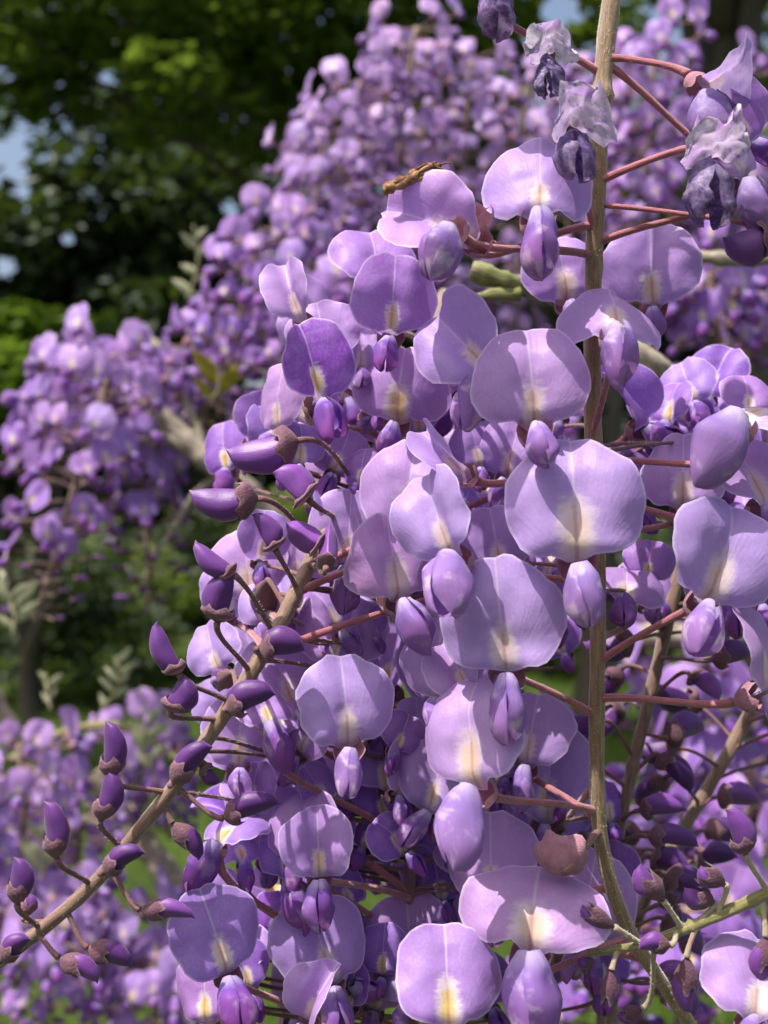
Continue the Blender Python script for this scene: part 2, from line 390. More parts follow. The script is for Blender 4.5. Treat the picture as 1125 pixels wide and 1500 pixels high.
# -------- calyx cup, open towards `axis`
def calyx_geo(mb, r, base, axis, length=5.6, rad=3.3, teeth=5, nu=9, nv=20, mi=2, flat=1.0, flare=0.1, tooth=0.28, shut=0.0, pleat=0.0, off=0.0):
    ax = Vector(axis).normalized(); a = Vector((1, 0, 0)) if abs(ax.z) > .99 else ax.orthogonal().normalized(); b = ax.cross(a); base = Vector(base)
    ph = r.uniform(0, 6.28); vs, uvs = [], []
    for i in range(nu):
        u = i / (nu - 1)
        for j in range(nv):
            th = 2 * math.pi * j / nv
            tl = (0.5 + 0.5 * math.cos(teeth * th + ph)) ** 1.5
            t = length * u * (1 - tooth * u * (1 - tl))
            q = rad * (0.10 + 0.90 * math.sin(min(1.0, u * 1.45) * math.pi / 2) ** 0.8) * (1 + flare * max(0, u - 0.7)) * (1 - shut * max(0, u - 0.6) / 0.4)
            q *= 1 + 0.05 * math.sin(2 * th + ph) + 0.05 * u * math.sin(5 * th + ph) + pleat * u * math.sin(9 * th + ph)
            p = base + ax * t + a * off * u + (a * math.cos(th) + b * math.sin(th) * flat) * q
            vs.append(p / 1000); uvs.append((u, j / nv))
    f = grid_faces(nu, nv, True)
    vs.append((base - ax * 0.15) / 1000); uvs.append((0, 0)); k = len(vs) - 1
    f += [(k, (j + 1) % nv, j) for j in range(nv)]
    mb.add(vs, f, uvs, None, mi)

# -------- closed petals of a bud along +z: top edge nearly straight, belly on -y side ... units mm
def bud_geo(mb, r, z0, L, Wd, belly=1.0, point=0.5, hook=0.0, nu=14, nv=16, mi=1):
    vs, uvs = [], []; seed = Vector((r.uniform(0, 99), r.uniform(0, 99), r.uniform(0, 99)))
    ex = 0.42 + 0.45 * point
    for i in range(nu):
        u = i / (nu - 1)
        pr = max(0.0, math.sin(math.pi * (0.20 + 0.80 * u))) ** ex if i < nu - 1 else 0.0
        pr = max(pr, 0.02) * (0.84 + 0.16 * min(1, u * 2.5))
        lo = Wd * (0.5 + 0.16 * belly) * pr                    # belly side
        hi = -Wd * (0.5 - 0.22 * belly) * (pr ** 0.6) * (1 - 0.45 * belly * u * (1 - u) * 2)  # straight upper edge, tip drawn to it
        if i == nu - 1: lo = hi = -Wd * 0.20 * belly
        mid, hf = (lo + hi) / 2, (lo - hi) / 2
        for j in range(nv):
            th = 2 * math.pi * j / nv
            c, s = math.cos(th), math.sin(th)
            wedge = 1 - 0.42 * max(0, -c) ** 1.2               # thins towards the folded upper edge
            p = Vector((mid + hf * c - hook * Wd * u * u, s * abs(s) ** 0.1 * Wd * 0.36 * pr * wedge, z0 + L * u))
            p += nvec(p * 0.28 + seed) * 0.22
            if abs(s) > .3: p.y -= math.copysign(Wd * .035 * math.exp(-((u - .45) / .2) ** 2), s)
            vs.append(p / 1000); uvs.append((u, abs(((j / nv + 0.5) % 1) * 2 - 1)))
    mb.add(vs, [t[::-1] for t in grid_faces(nu, nv, True)], uvs, None, mi)

def catmull(pts, n=10):
    out = []; q = [pts[0] * 2 - pts[1]] + list(pts) + [pts[-1] * 2 - pts[-2]]
    for i in range(1, len(q) - 2):
        a, b, c, d = q[i - 1:i + 3]
        for k in range(n):
            t = k / n
            out.append(0.5 * ((2 * b) + (c - a) * t + (2 * a - 5 * b + 4 * c - d) * t * t + (3 * b - a - 3 * c + d) * t ** 3))
    out.append(q[-2]); return out

def bezier(a, b, c, d, n=12):
    return [a * (1 - t) ** 3 + b * 3 * t * (1 - t) ** 2 + c * 3 * t * t * (1 - t) + d * t ** 3 for t in [i / n for i in range(n + 1)]]

def tube_geo(mb, pts, rad, nv=10, mi=0, wob=0.0, seed=0.0, caps=True):
    vs, uvs = [], []; n = len(pts); ln = 0; prev = None
    for i, p in enumerate(pts):
        t = (pts[min(i + 1, n - 1)] - pts[max(i - 1, 0)]).normalized()
        if prev is None: a = t.orthogonal().normalized()
        else: a = (prev - t * prev.dot(t)).normalized()
        prev = a; b = t.cross(a); r0 = rad(i / (n - 1)) if callable(rad) else rad
        if i: ln += (p - pts[i - 1]).length
        for j in range(nv):
            th = 2 * math.pi * j / nv
            q = r0 * (1 + wob * noise.noise(Vector((math.cos(th) * 1.3, math.sin(th) * 1.3 + seed, ln / max(r0, 1e-6) * 0.35))))
            vs.append(p + (a * math.cos(th) + b * math.sin(th)) * q); uvs.append((ln * 100, j / nv))
    f = grid_faces(n, nv, True)
    if caps:
        vs += [pts[0].copy(), pts[-1].copy()]; uvs += [(0, 0), (ln * 100, 0)]; k = len(vs)
        f += [(k - 2, (j + 1) % nv, j) for j in range(nv)] + [(k - 1, (n - 1) * nv + j, (n - 1) * nv + (j + 1) % nv) for j in range(nv)]
    mb.add(vs, f, uvs, None, mi)

def hair_geo(mb, pts, rad, per_m, length, r):
    for i in range(len(pts) - 1):
        a, b = pts[i], pts[i + 1]; seg = (b - a); n = seg.length * per_m; n = int(n) + (1 if r.random() < n % 1 else 0)
        t = seg.normalized(); o = t.orthogonal().normalized(); o2 = t.cross(o)
        for _ in range(n):
            th = r.uniform(0, 6.283); d = o * math.cos(th) + o2 * math.sin(th); q = rad(i / (len(pts) - 1)) if callable(rad) else rad
            base = a + seg * r.random() + d * q * 0.93
            L = length * r.uniform(0.5, 1.3); sd = t.cross(d) * 0.000045
            tip = base + (d + t * r.uniform(-0.6, 0.6) + t.cross(d) * r.uniform(-.4, .4)).normalized() * L
            mb.add([base - sd, base + sd, tip], [(0, 1, 2)], [(0, 0), (1, 0), (.5, 1)])

# ------------------------------------------------------------------ setting: ground
def build_ground():
    mb = MB(); n = 60; vs, uvs = [], []
    for i in range(n):
        for j in range(n):
            x = -120 + 240 * j / (n - 1); y = -60 + 260 * i / (n - 1)
            vs.append((x, y, 0.12 * noise.noise(Vector((x * .08, y * .08, 1))))); uvs.append((x, y))
    mb.add(vs, grid_faces(n, n), uvs)
    o = obj('ground', mb.mesh('ground', M['lawn'])); o['kind'] = 'structure'
build_ground()

# ------------------------------------------------------------------ trees and shrubs behind
def leaf_cloud(name, m, parent, blobs, n, size, r, flat=0.5, loc=(0, 0, 0), gaps=None):
    """leaf-sized folded faces spread through overlapping lumps; blobs = (x,y,z,rx,ry,rz)"""
    rr = np.random.default_rng(r.randrange(1 << 30))
    B = np.array(blobs, dtype=float); wts = (B[:, 3] * B[:, 4] * B[:, 5]) ** (2 / 3); wts /= wts.sum()
    idx = rr.choice(len(B), n, p=wts)
    d = rr.normal(size=(n, 3)); d /= np.linalg.norm(d, axis=1)[:, None]
    rad = rr.uniform(0.25, 1, n) ** (1 / 2.2)
    c = B[idx, :3] + d * B[idx, 3:6] * rad[:, None]
    if gaps is not None:
        wp = c + np.array(gaps); ux = 562.5 + wp[:, 0] / wp[:, 1] * PX; uy = 750 - (wp[:, 2] - CAM_Z) / wp[:, 1] * PX
        keep = np.ones(n, bool)
        for gx, gy, gr in [(random.Random(500 + i).uniform(-15, 52), random.Random(600 + i).uniform(208, 312), random.Random(700 + i).uniform(3, 15)) for i in range(14)] + [(155, 115, 9), (30, 185, 10), (375, 285, 10), (338, 305, 9), (8, 392, 14), (100, 350, 9), (385, 300, 9), (820, 15, 26), (985, 35, 30), (790, 60, 16), (1010, 10, 20)]:
            keep &= (ux - gx) ** 2 + (uy - gy) ** 2 > (gr + 6) ** 2
        c = c[keep]; n = len(c)
    nrm = rr.normal(size=(n, 3)); nrm[:, 2] = np.abs(nrm[:, 2]) + flat * 2; nrm /= np.linalg.norm(nrm, axis=1)[:, None]
    t = np.cross(nrm, rr.normal(size=(n, 3))); t /= np.linalg.norm(t, axis=1)[:, None]
    s = np.cross(nrm, t); L = size * rr.uniform(0.6, 1.3, n)[:, None]
    v = np.stack([c - t * L * .5, c + s * L * .24 + nrm * L * .06, c + t * L * .5, c - s * L * .24 + nrm * L * .06], 1).reshape(-1, 3)
    f = np.arange(n * 4).reshape(-1, 4)
    me = bpy.data.meshes.new(name); me.from_pydata(v.tolist(), [], [tuple(x) for t in f for x in ((t[0], t[1], t[2]), (t[0], t[2], t[3]))])
    me.materials.append(m); me.uv_layers.new(name='UVMap'); me.update()
    return obj(name, me, parent, loc)

def tree(name, base, height, trad, blobs, nleaf, lsize, lm, label, cat='tree', group=None, limbs=6, seed=1, flat=.5):
    r = random.Random(seed)
    root = obj(name, None, None, base); tag(root, label, cat, group)
    mb = MB(); top = Vector((r.uniform(-.3, .3), r.uniform(-.3, .3), height * 0.8))
    tp = catmull([Vector((0, 0, -0.15)), Vector((r.uniform(-.1, .1), 0, height * .3)), Vector((r.uniform(-.2, .2), r.uniform(-.2, .2), height * .55)), top], 6)
    tube_geo(mb, tp, lambda t: trad * (1 - 0.75 * t) * (1 + .5 * math.exp(-t * 18)), 12, 0, .25, seed)
    obj('trunk', mb.mesh('trunk', M['tree_bark']), root)
    for k in range(limbs):
        bl = blobs[k % len(blobs)]; e = Vector(bl[:3]); s = tp[int(len(tp) * r.uniform(.3, .85))]
        m2 = MB(); mid = s.lerp(e, .5) + Vector((0, 0, r.uniform(0, .3)))
        tube_geo(m2, catmull([s, mid, e], 6), lambda t: trad * .38 * (1 - .8 * t), 7, 0, .2, k)
        obj('limb', m2.mesh('limb', M['tree_bark']), root)
    c = leaf_cloud('crown', lm, root, blobs, nleaf, lsize, r, flat, gaps=base)
    return root

def lumps(r, n, cx, cy, cz, sx, sy, sz, lo, hi):
    out = []
    while len(out) < n:
        a, b, c = (r.uniform(-1, 1) for _ in range(3))
        if a * a + b * b + c * c > 1: continue
        q = r.uniform(lo, hi); out.append((cx + a * sx, cy + b * sy, cz + c * sz, q, q, q * .7))
    return out

def build_trees():
    r = random.Random(11)
    dark = [(-6.0, 12.5, 8.5, 21), (-2.6, 13.5, 9.5, 22), (1.2, 14.5, 9, 23), (5.2, 13.5, 8.5, 24), (9.5, 15, 9, 25), (-10.5, 15, 9, 26), (-7.6, 10.8, 8, 27)]
    lab = ['tall dark evergreen tree in deep shade behind the low bright bush', 'broad dark evergreen whose shade fills the gap above the hanging flowers',
           'dark evergreen tree behind the high mass of pale lilac flowers', 'dark evergreen behind the thick fuzzy flower stem',
           'dark evergreen standing past the bare dark trunk', 'dark evergreen at the end of the row beside the sky gap', 'dark evergreen with ragged boughs round the small sky gap']
    for (x, y, h, s), l in zip(dark, lab):
        q = random.Random(s); bl = lumps(q, 26, 0, 0, h * .5, 2.3, 1.6, h * .46, .7, 1.25)
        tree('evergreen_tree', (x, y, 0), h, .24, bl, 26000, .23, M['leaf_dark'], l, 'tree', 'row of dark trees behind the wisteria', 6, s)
    for (px, y, h, s, l) in [(60, 7.6, 1.5, 51, 'dark rounded shrub on the lawn below the layered bush'), (190, 8.6, 1.25, 52, 'dark rounded shrub on the lawn below the forked branch'), (300, 9.4, 1.5, 53, 'dark shrub on the lawn behind the slanting bud raceme'),
                          (450, 9.0, 1.6, 54, 'dark shrub on the lawn behind the crowded raceme'), (620, 9.6, 1.5, 55, 'dark shrub on the lawn low behind the reddish stem'), (800, 9.2, 1.6, 56, 'dark shrub on the lawn behind the thick fuzzy stem'), (980, 9.0, 1.6, 57, 'dark shrub on the lawn behind the straight brown bud stem'), (1120, 9.4, 1.6, 58, 'dark shrub on the lawn below the shade tree')]:
        q = random.Random(s); bl = lumps(q, 9, 0, 0, h * .52, .75, .5, h * .34, .3, .5)
        tree('shrub', (P(px, 750, y).x, y, 0), h, .05, bl, 2600, .11, M['leaf_dark'] if s % 2 else M['leaf_mid'], l, 'shrub', 'shrubs along the lawn', 5, s)
    for k in range(7):
        q = random.Random(70 + k); x = -11 + 3.6 * k; h = q.uniform(5.5, 7); bl = lumps(q, 20, 0, 0, h * .45, 2.2, 1.2, h * .44, .7, 1.2)
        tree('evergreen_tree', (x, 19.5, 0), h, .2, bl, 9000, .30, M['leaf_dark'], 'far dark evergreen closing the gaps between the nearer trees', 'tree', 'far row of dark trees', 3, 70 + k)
    # lighter broadleaf tree whose lower boughs reach into the top of the view
    p = P(300, 60, 5.2)
    bl = []
    for (px, py, d, q) in [(30, 100, 5.2, .30), (85, 160, 5.2, .20), (-40, 150, 5.2, .35), (60, 60, 5, .3), (60, -40, 5, .5), (170, 20, 5, .42), (280, 60, 5.2, .38), (390, 110, 5.4, .40), (250, 110, 4.8, .26), (480, 40, 5.3, .5), (600, 60, 5.6, .55),
                           (330, 180, 5.1, .22), (430, 210, 5.4, .26), (210, 190, 5, .17), (720, 20, 5.8, .5), (820, 60, 6, .4), (560, -80, 5.5, .8), (300, -140, 5.2, .9), (900, -60, 6, .7), (120, -160, 5.5, .8), (470, 150, 5.6, .3)]:
        v = P(px, py, d); bl.append((v.x - 1.3, v.y - 6.8, v.z, q, q, q * .55))
    tree('broadleaf_tree', (1.3, 6.8, 0), 5.0, .12, bl, 9000, .13, M['leaf_mid'], 'broadleaf tree with sunlit mid green boughs above the hanging flowers', 'tree', None, 14, 5, .8)
    # low bright bush, in flat layers
    b0 = P(60, 600, 5.5)
    bl = []
    for (px, py, d, q) in [(20, 480, 5.4, .36), (90, 490, 5.4, .34), (150, 520, 5.6, .28), (30, 540, 5.2, .40), (110, 560, 5.3, .32), (20, 600, 5.2, .30), (-60, 520, 5.5, .5), (10, 670, 5.3, .3), (60, 640, 5.5, .3), (-80, 640, 5.5, .5), (190, 560, 5.8, .2)]:
        v = P(px, py, d); bl.append((v.x - b0.x, v.y - b0.y, v.z, q, q, q * .32))
    tree('layered_bush', (b0.x, b0.y, 0), 1.9, .05, bl, 4500, .10, M['leaf_bright'], 'low bright green bush with flat layered sprays', 'bush', None, 10, 9, 1.2)
    # bare trunk at the upper edge
    t = P(1085, 30, 7.0)
    bl = lumps(random.Random(4), 16, 0, 0, 5.6, 1.6, 1.2, 1.0, .5, .8)
    tree('shade_tree', (t.x, t.y, 0), 6.5, .30, bl, 6000, .16, M['leaf_mid'], 'tree with a bare dark trunk beside the pale sky gap', 'tree', None, 6, 33)
    # sunlit grass blades
    rr = np.random.default_rng(3); n = 26000
    y = rr.uniform(1.6, 11, n); x = rr.uniform(-1, 1, n) * (0.6 + y * .45); a = rr.uniform(0, 6.28, n); h = rr.uniform(.04, .11, n)
    s = np.stack([np.cos(a), np.sin(a), np.zeros(n)], 1) * .006; c = np.stack([x, y, np.zeros(n) - .02], 1)
    tip = c + np.stack([rr.normal(0, .03, n), rr.normal(0, .03, n), h + .03], 1)
    v = np.stack([c - s, c + s, tip], 1).reshape(-1, 3)
    me = bpy.data.meshes.new('grass'); me.from_pydata(v.tolist(), [], [(3 * i, 3 * i + 1, 3 * i + 2) for i in range(n)]); me.materials.append(M['leaf_bright']); me.uv_layers.new(name='UVMap')
    o = obj('grass', me); tag(o, 'short green grass of the lawn below the flowers', 'grass'); o['kind'] = 'stuff'
build_trees()

# ------------------------------------------------------------------ racemes in the foreground: stems
class Raceme:
    def __init__(s, label, group=None):
        s.root = obj('wisteria_raceme', None); tag(s.root, label, 'flower cluster', group)
        s.stems = []; s.hair = MB(); s.placed = False
    def stem(s, pts, rad, m, hairs=9000, seed=1):
        w = [P(*p) for p in pts]; sm = catmull(w, 14); s.stems.append(sm)
        if not s.placed: s.root.location = w[0]; s.o = w[0]; s.placed = True
        mb = MB(); q = [p - s.o for p in sm]
        kn = [random.Random(seed).random() for _ in range(9)]
        rf = lambda t: rad(t) * (1 + 0.05 * sum(math.exp(-((t - k) / .006) ** 2) for k in kn) + .02 * math.sin(t * 90))
        tube_geo(mb, q, rf, 18, 0, .12, seed)
        obj('stem', mb.mesh('stem', m), s.root)
        if hairs: hair_geo(s.hair, q, rf, hairs, 0.0006, random.Random(seed + 1))
    def attach(s, p, at=None, drop=0.7):
        best, bd = None, 1e9
        cx, cy = pix(p)
        for sm in s.stems:
            for v in sm:
                x, y = pix(v)
                if at: dd = (x - at[0]) ** 2 + (y - at[1]) ** 2
                else: dd = (x - cx) ** 2 * .35 + (y - (cy + drop * abs(x - cx))) ** 2 + ((v.y - p.y) * 1500) ** 2 * .2
                if dd < bd: bd, best = dd, v
        return best
    def finish(s):
        if s.hair.n:
            o = obj('stem_hairs', s.hair.mesh('stem_hairs', M['hair'], False), s.root); o['kind'] = 'stuff'

def pedicel(rac, part, mw, end, back, m, rad=0.00058, at=None, drop=.7, hairs=5000, sag=0.12, hook=.2):
    """stalk from the stem to `end` (world); mw = part's world matrix without scale loss"""
    S = rac.attach(end, at, drop); d = (end - S); L = d.length
    pts = bezier(S, S + d * .35 + Vector((0, 0, L * sag * .4)), end + back.normalized() * min(L * hook, .008), end, 12)
    inv = mw.inverted(); mb = MB(); q = [inv @ p for p in pts]; sc_ = mw.to_scale().x
    rr = lambda t: rad / sc_ * (1.25 - .3 * math.sin(math.pi * min(1, t * 1.05)) + .25 * max(0, t - .9) * 5)
    tube_geo(mb, q, rr, 8, 0, .08, rng.random() * 50)
    obj('pedicel', mb.mesh('pedicel', m), part)
    if hairs: hair_geo(rac.hair, [p - rac.o for p in pts], rad, hairs, 0.00035, rng)

def flower(rac, px, py, w_, d, yaw=0, pitch=8, roll=0, age=.75, wilt=0.0, kp=58, ks=1.0, kroll=0, at=None, drop=.7, seed=None,
           pm='pedicel', wings=True, banner=True, cal=1.0, spread=4, fold=0, stalk=True, prad=.00058, pleat=0.0, **bk):
    r = random.Random(seed if seed is not None else int(px * 7 + py * 13))
    s = w_ * d / PX / 0.022
    loc = P(px, py, d)
    vx = math.degrees(math.atan2(loc.x, loc.y)); vz = math.degrees(math.atan2(loc.z - CAM_Z, loc.y))
    if wilt == 0 and w_ > 60: yaw += r.gauss(0, 9); pitch += r.gauss(0, 6); roll += r.gauss(0, 6)
    rot = (Matrix.Rotation(R(yaw - vx * .6), 4, 'Z') @ Matrix.Rotation(R(-pitch + vz * .5), 4, 'X') @ Matrix.Rotation(R(roll), 4, 'Y'))
    fl = obj('flower', None, rac.root); fl.location = loc - rac.o; fl.rotation_euler = rot.to_euler(); fl.scale = (s, s, s)
    mw = Matrix.Translation(loc) @ rot @ Matrix.Scale(s, 4)
    kw = dict(groove=r.uniform(.26, .46), back=r.uniform(.45, .72), top=r.uniform(.2, .7), ruffle=r.uniform(.4, 1.0), notch=r.uniform(.02, .07))
    kw.update(W=r.uniform(20.5, 23.5), H=r.uniform(17.5, 21))
    kw.update(bk)
    fold += max(-6, r.gauss(5, 11))
    if banner:
        mb = MB(); banner_geo(mb, r, fold=fold, **kw)
        obj('banner_petal', mb.mesh('banner_petal', M['banner']), fl, age=float(age), wilt=float(wilt))
    if wings:
        ks *= 1.2; kp += 6 + .8 * pitch + r.uniform(-8, 8); kroll += r.uniform(-13, 13)
        wl = 13.2 * ks * r.uniform(.95, 1.08)
        kr = Matrix.Rotation(R(kroll), 4, 'Y')
        for sd in (-1, 1):
            mb = MB(); wing_geo(mb, r, sd, L=wl * r.uniform(.93, 1.05), curl=r.uniform(5, 40), D=8.6 * ks * r.uniform(.9, 1.1), Wd=3.8 * ks * r.uniform(.86, 1.12), pitch=kp, spread=spread + r.uniform(-2, 3), crumple=wilt * 1.6, mi=0)
            me = mb.mesh('wing_petal', M['wing']); me.transform(kr)
            obj('wing_petal', me, fl, age=float(min(1, max(0, age + r.uniform(-.1, .1)))), wilt=float(wilt))
    cb = Vector((0, 6.2, -1.4)) ; cax = Vector((0, -1, .16))
    if cal:
        mb = MB(); calyx_geo(mb, r, cb, cax, 6.0, 3.3 * cal, mi=0, pleat=pleat, nv=36 if pleat else 20)
        obj('calyx', mb.mesh('calyx', M['calyx']), fl, age=float(min(1, .35 + age * .6)))
    if stalk:
        end = mw @ (cb / 1000); back = (rot.to_3x3() @ Vector((0, 1, -.25)))
        pedicel(rac, fl, mw, end, back, M[pm], at=at, drop=drop, rad=prad)
    return fl

def bud(rac, bx, by, tx, ty, w_, d, tilt=0, spin=90, age=.2, cal=.42, belly=.9, point=.6, hook=0.0, at=None, drop=.7, cage=.25, pm='pedicel_dull',
        hairs=5000, sag=.1, calw=1.0, flat=.76, rad=.00040):
    """bud from calyx end (bx,by) to tip (tx,ty), w_ pixels thick; spin turns the belly round the bud's axis"""
    r = random.Random(int(bx * 3 + by * 5)); a = P(bx, by, d); b = P(tx, ty, d + tilt)
    ax = (b - a); L = ax.length * 1000; ax.normalize(); W = w_ * d / PX * 1000
    view = Vector((0, 1, 0)); xx = view.cross(ax)
    if xx.length < 1e-3: xx = Vector((1, 0, 0))
    xx.normalize(); yy = ax.cross(xx)
    sp = R(spin); x2 = xx * math.cos(sp) + yy * math.sin(sp); y2 = ax.cross(x2)
    rot = Matrix((x2, y2, ax)).transposed().to_4x4()
    fl = obj('flower_bud', None, rac.root); fl.location = a - rac.o; fl.rotation_euler = rot.to_euler()
    mw = Matrix.Translation(a) @ rot
    cl = L * cal * .88
    mb = MB(); bud_geo(mb, r, cl * .35, L - cl * .35, W, belly, point, hook, mi=0)
    obj('bud_petal', mb.mesh('bud_petal', M['bud']), fl, age=float(age))
    mb = MB(); calyx_geo(mb, r, (0, 0, 0), (0, 0, 1), cl * 1.15, W * .5 * calw, mi=0, flat=flat, flare=.0, tooth=.30, shut=.10, off=W * .08 * belly)
    obj('calyx', mb.mesh('calyx', M['calyx']), fl, age=float(cage))
    pedicel(rac, fl, mw, a, -ax, M[pm], at=at, drop=drop, hairs=hairs, sag=sag, rad=rad, hook=.2)
    return fl

# ---- the raceme on the thick fuzzy stem
A = Raceme('open lilac wisteria raceme on a thick fuzzy brown upright stem')
A.stem([(905, -60, .182), (893, 20, .181), (881, 140, .180), (873, 300, .180), (869, 430, .181), (868, 560, .181), (871, 700, .181), (876, 860, .180), (875, 980, .179), (874, 1100, .179),
        (878, 1210, .179), (893, 1290, .179), (922, 1365, .180), (960, 1425, .182), (1010, 1500, .185), (1050, 1560, .187)],
       lambda t: 0.00160 - .00055 * t, M['stem'], 16000)
# ---- the bud raceme that slants down over the flowers
B = Raceme('slanting wisteria raceme with small dark purple buds along its tip')
B.stem([(650, 430, .290), (610, 530, .250), (575, 620, .222), (528, 705, .201), (465, 805, .186), (420, 895, .178), (375, 975, .174), (318, 1062, .172), (255, 1152, .171), (200, 1220, .170), (140, 1292, .170), (60, 1362, .169), (-30, 1432, .169), (-90, 1480, .169)],
       lambda t: 0.00150 - .00055 * t, M['stem_brown'], seed=4)
# ---- the raceme whose stem shows only between the lower flowers
C = Raceme('crowded lilac wisteria raceme whose reddish stem shows only low between its flowers')
C.stem([(668, 640, .236), (655, 720, .230), (640, 820, .222), (615, 1050, .212), (603, 1230, .204), (601, 1330, .202), (603, 1420, .204), (608, 1560, .208)], lambda t: .00125 - .0003 * t, M['pedicel_dull'], seed=7)
# ---- small green bud raceme
D = Raceme('young green wisteria raceme with small grey downy buds')
D.stem([(1190, 1278, .166), (1125, 1308, .166), (1060, 1337, .166), (1000, 1362, .166), (940, 1384, .167), (900, 1391, .167), (862, 1396, .167)], lambda t: .00105 - .00050 * t, M['stem_green'], 12000, 9)
# ---- two dark bud racemes in the shade
E = Raceme('shaded wisteria raceme of deep purple buds with a straight brown stem')
E.stem([(1010, 780, .228), (985, 880, .226), (962, 980, .224), (935, 1090, .222), (912, 1190, .220), (898, 1290, .219), (885, 1400, .219), (880, 1520, .22)], lambda t: .00140 - .0004 * t, M['stem_brown'], 4000, 12)
F = Raceme('shaded wisteria raceme of deep purple buds on a stem crossing behind the green bud stalk')
F.stem([(1140, 960, .245), (1090, 1060, .243), (1040, 1150, .240), (985, 1240, .238), (945, 1320, .236), (915, 1400, .236), (890, 1500, .238)], lambda t: .00150 - .0004 * t, M['stem_brown'], 3000, 15)

# ================= open flowers, photo pixel of the banner foot, banner width in pixels, distance
fl = flower
# big frontal blooms by the thick stem
fl(A, 785, 622, 184, .163, 2, 6, -1, .86, kp=62, ks=.60, at=(866, 690))
fl(A, 846, 822, 200, .160, 0, 6, 1, .88, kp=66, ks=.70, at=(874, 900))
fl(A, 742, 985, 180, .164, 3, 8, 2, .90, kp=58, ks=.76, at=(872, 1045))
fl(A, 1038, 882, 182, .164, 8, 5, 14, .85, kp=60, ks=.76, kroll=4, at=(884, 968))
fl(A, 1085, 612, 165, .168, -14, 72, 5, .9, kp=62, ks=1.05, W=24, groove=.1, back=.3, at=(880, 678))
fl(A, 905, 482, 168, .166, 4, 52, 4, .85, kp=72, ks=.95, groove=.05, back=.55, spread=7, at=(869, 640), side_drop=.2)
fl(A, 956, 448, 142, .189, -4, 4, 4, .70, kp=70, ks=.5, at=(872, 545))
fl(A, 833, 440, 125, .192, 8, 4, 2, .65, kp=70, ks=.5)
fl(A, 790, 312, 178, .166, 6, 40, 2, .80, wilt=.0, kp=70, ks=.90, groove=.05, back=.5, ruffle=1.1, at=(866, 380))
fl(A, 694, 345, 158, .163, -12, 14, -66, .72, fold=22, wings=False, at=(862, 330), back=.5, top=.5)
fl(A, 662, 330, 130, .159, -24, 20, 0, .80, banner=False, kp=62, ks=1.0, at=(866, 378))
fl(A, 694, 300, 150, .170, -16, 62, -78, .78, fold=14, wings=False, at=(862, 380), ruffle=1.0)
fl(A, 838, 190, 124, .168, 8, -52, 10, .85, wilt=.75, kp=42, ks=1.05, W=19, H=14, crumple=3.2, ruffle=2.2, side_drop=-.7, back=-.1, at=(866, 345))
fl(A, 800, 84, 88, .170, 0, -50, 6, .95, wilt=1.0, kp=42, ks=1.1, W=19, H=14, crumple=4.0, ruffle=2.6, side_drop=-.8, back=-.1, at=(868, 262))
fl(A, 728, -25, 130, .171, 0, 30, 0, .7, wilt=.75, kp=80, ks=1.05, crumple=1.8, at=(873, 108))
fl(A, 1030, 130, 125, .172, 48, -50, 24, .85, wilt=.3, kp=50, ks=1.1, W=18, H=15, fold=-20, crumple=1.2, side_drop=-.6, back=-.2, at=(880, 82))
fl(A, 1036, 236, 128, .167, 6, -48, 12, .9, wilt=.85, kp=44, ks=1.2, W=19, H=14, crumple=3.2, ruffle=2.2, side_drop=-.6, back=-.1, at=(880, 272))
fl(A, 1092, 262, 130, .170, 40, 25, -20, .8, wilt=.15, kp=70, ks=.9, crumple=.8, at=(872, 362))
fl(A, 1100, 205, 110, .178, 60, 20, -40, .35, kp=60, ks=.7, fold=50, at=(890, 90))
fl(A, 800, 1205, 158, .196, -4, 6, 2, .72, kp=75, ks=.5, at=(874, 1150))
fl(A, 692, 1152, 176, .163, -32, 10, -28, .88, kp=56, ks=.95, kroll=6, fold=16, at=(874, 1188))
fl(A, 775, 1392, 196, .163, -8, 34, 8, .80, kp=70, ks=.90, W=26, H=15, groove=.3, back=.3, ruffle=1.8, at=(905, 1385))
fl(A, 850, 1375, 150, .186, 6, 8, 3, .68, kp=60, ks=.6, at=(930, 1420))
fl(A, 1118, 1015, 160, .166, 62, 6, 12, .88, kp=50, ks=.9, at=(880, 1022))
fl(A, 1118, 740, 140, .172, 40, 30, 10, .92, kp=55, ks=.8, at=(880, 735))
fl(A, 1000, 745, 130, .188, -6, 10, -6, .75, kp=60, ks=.6, at=(876, 790))
fl(A, 915, 880, 120, .188, 5, 60, 0, .7, kp=50, ks=.8)
fl(A, 940, 625, 118, .200, 35, 8, -28, .28, kp=48, ks=.9, fold=40)
fl(A, 1105, 1495, 165, .160, 20, 25, 20, .72, kp=40, ks=.8, at=(1040, 1540))
fl(A, 720, 1320, 140, .184, -4, 12, 0, .74, kp=65, ks=.7, at=(893, 1300))
fl(A, 770, 1120, 120, .192, 4, 8, 0, .82, kp=62, ks=.8)
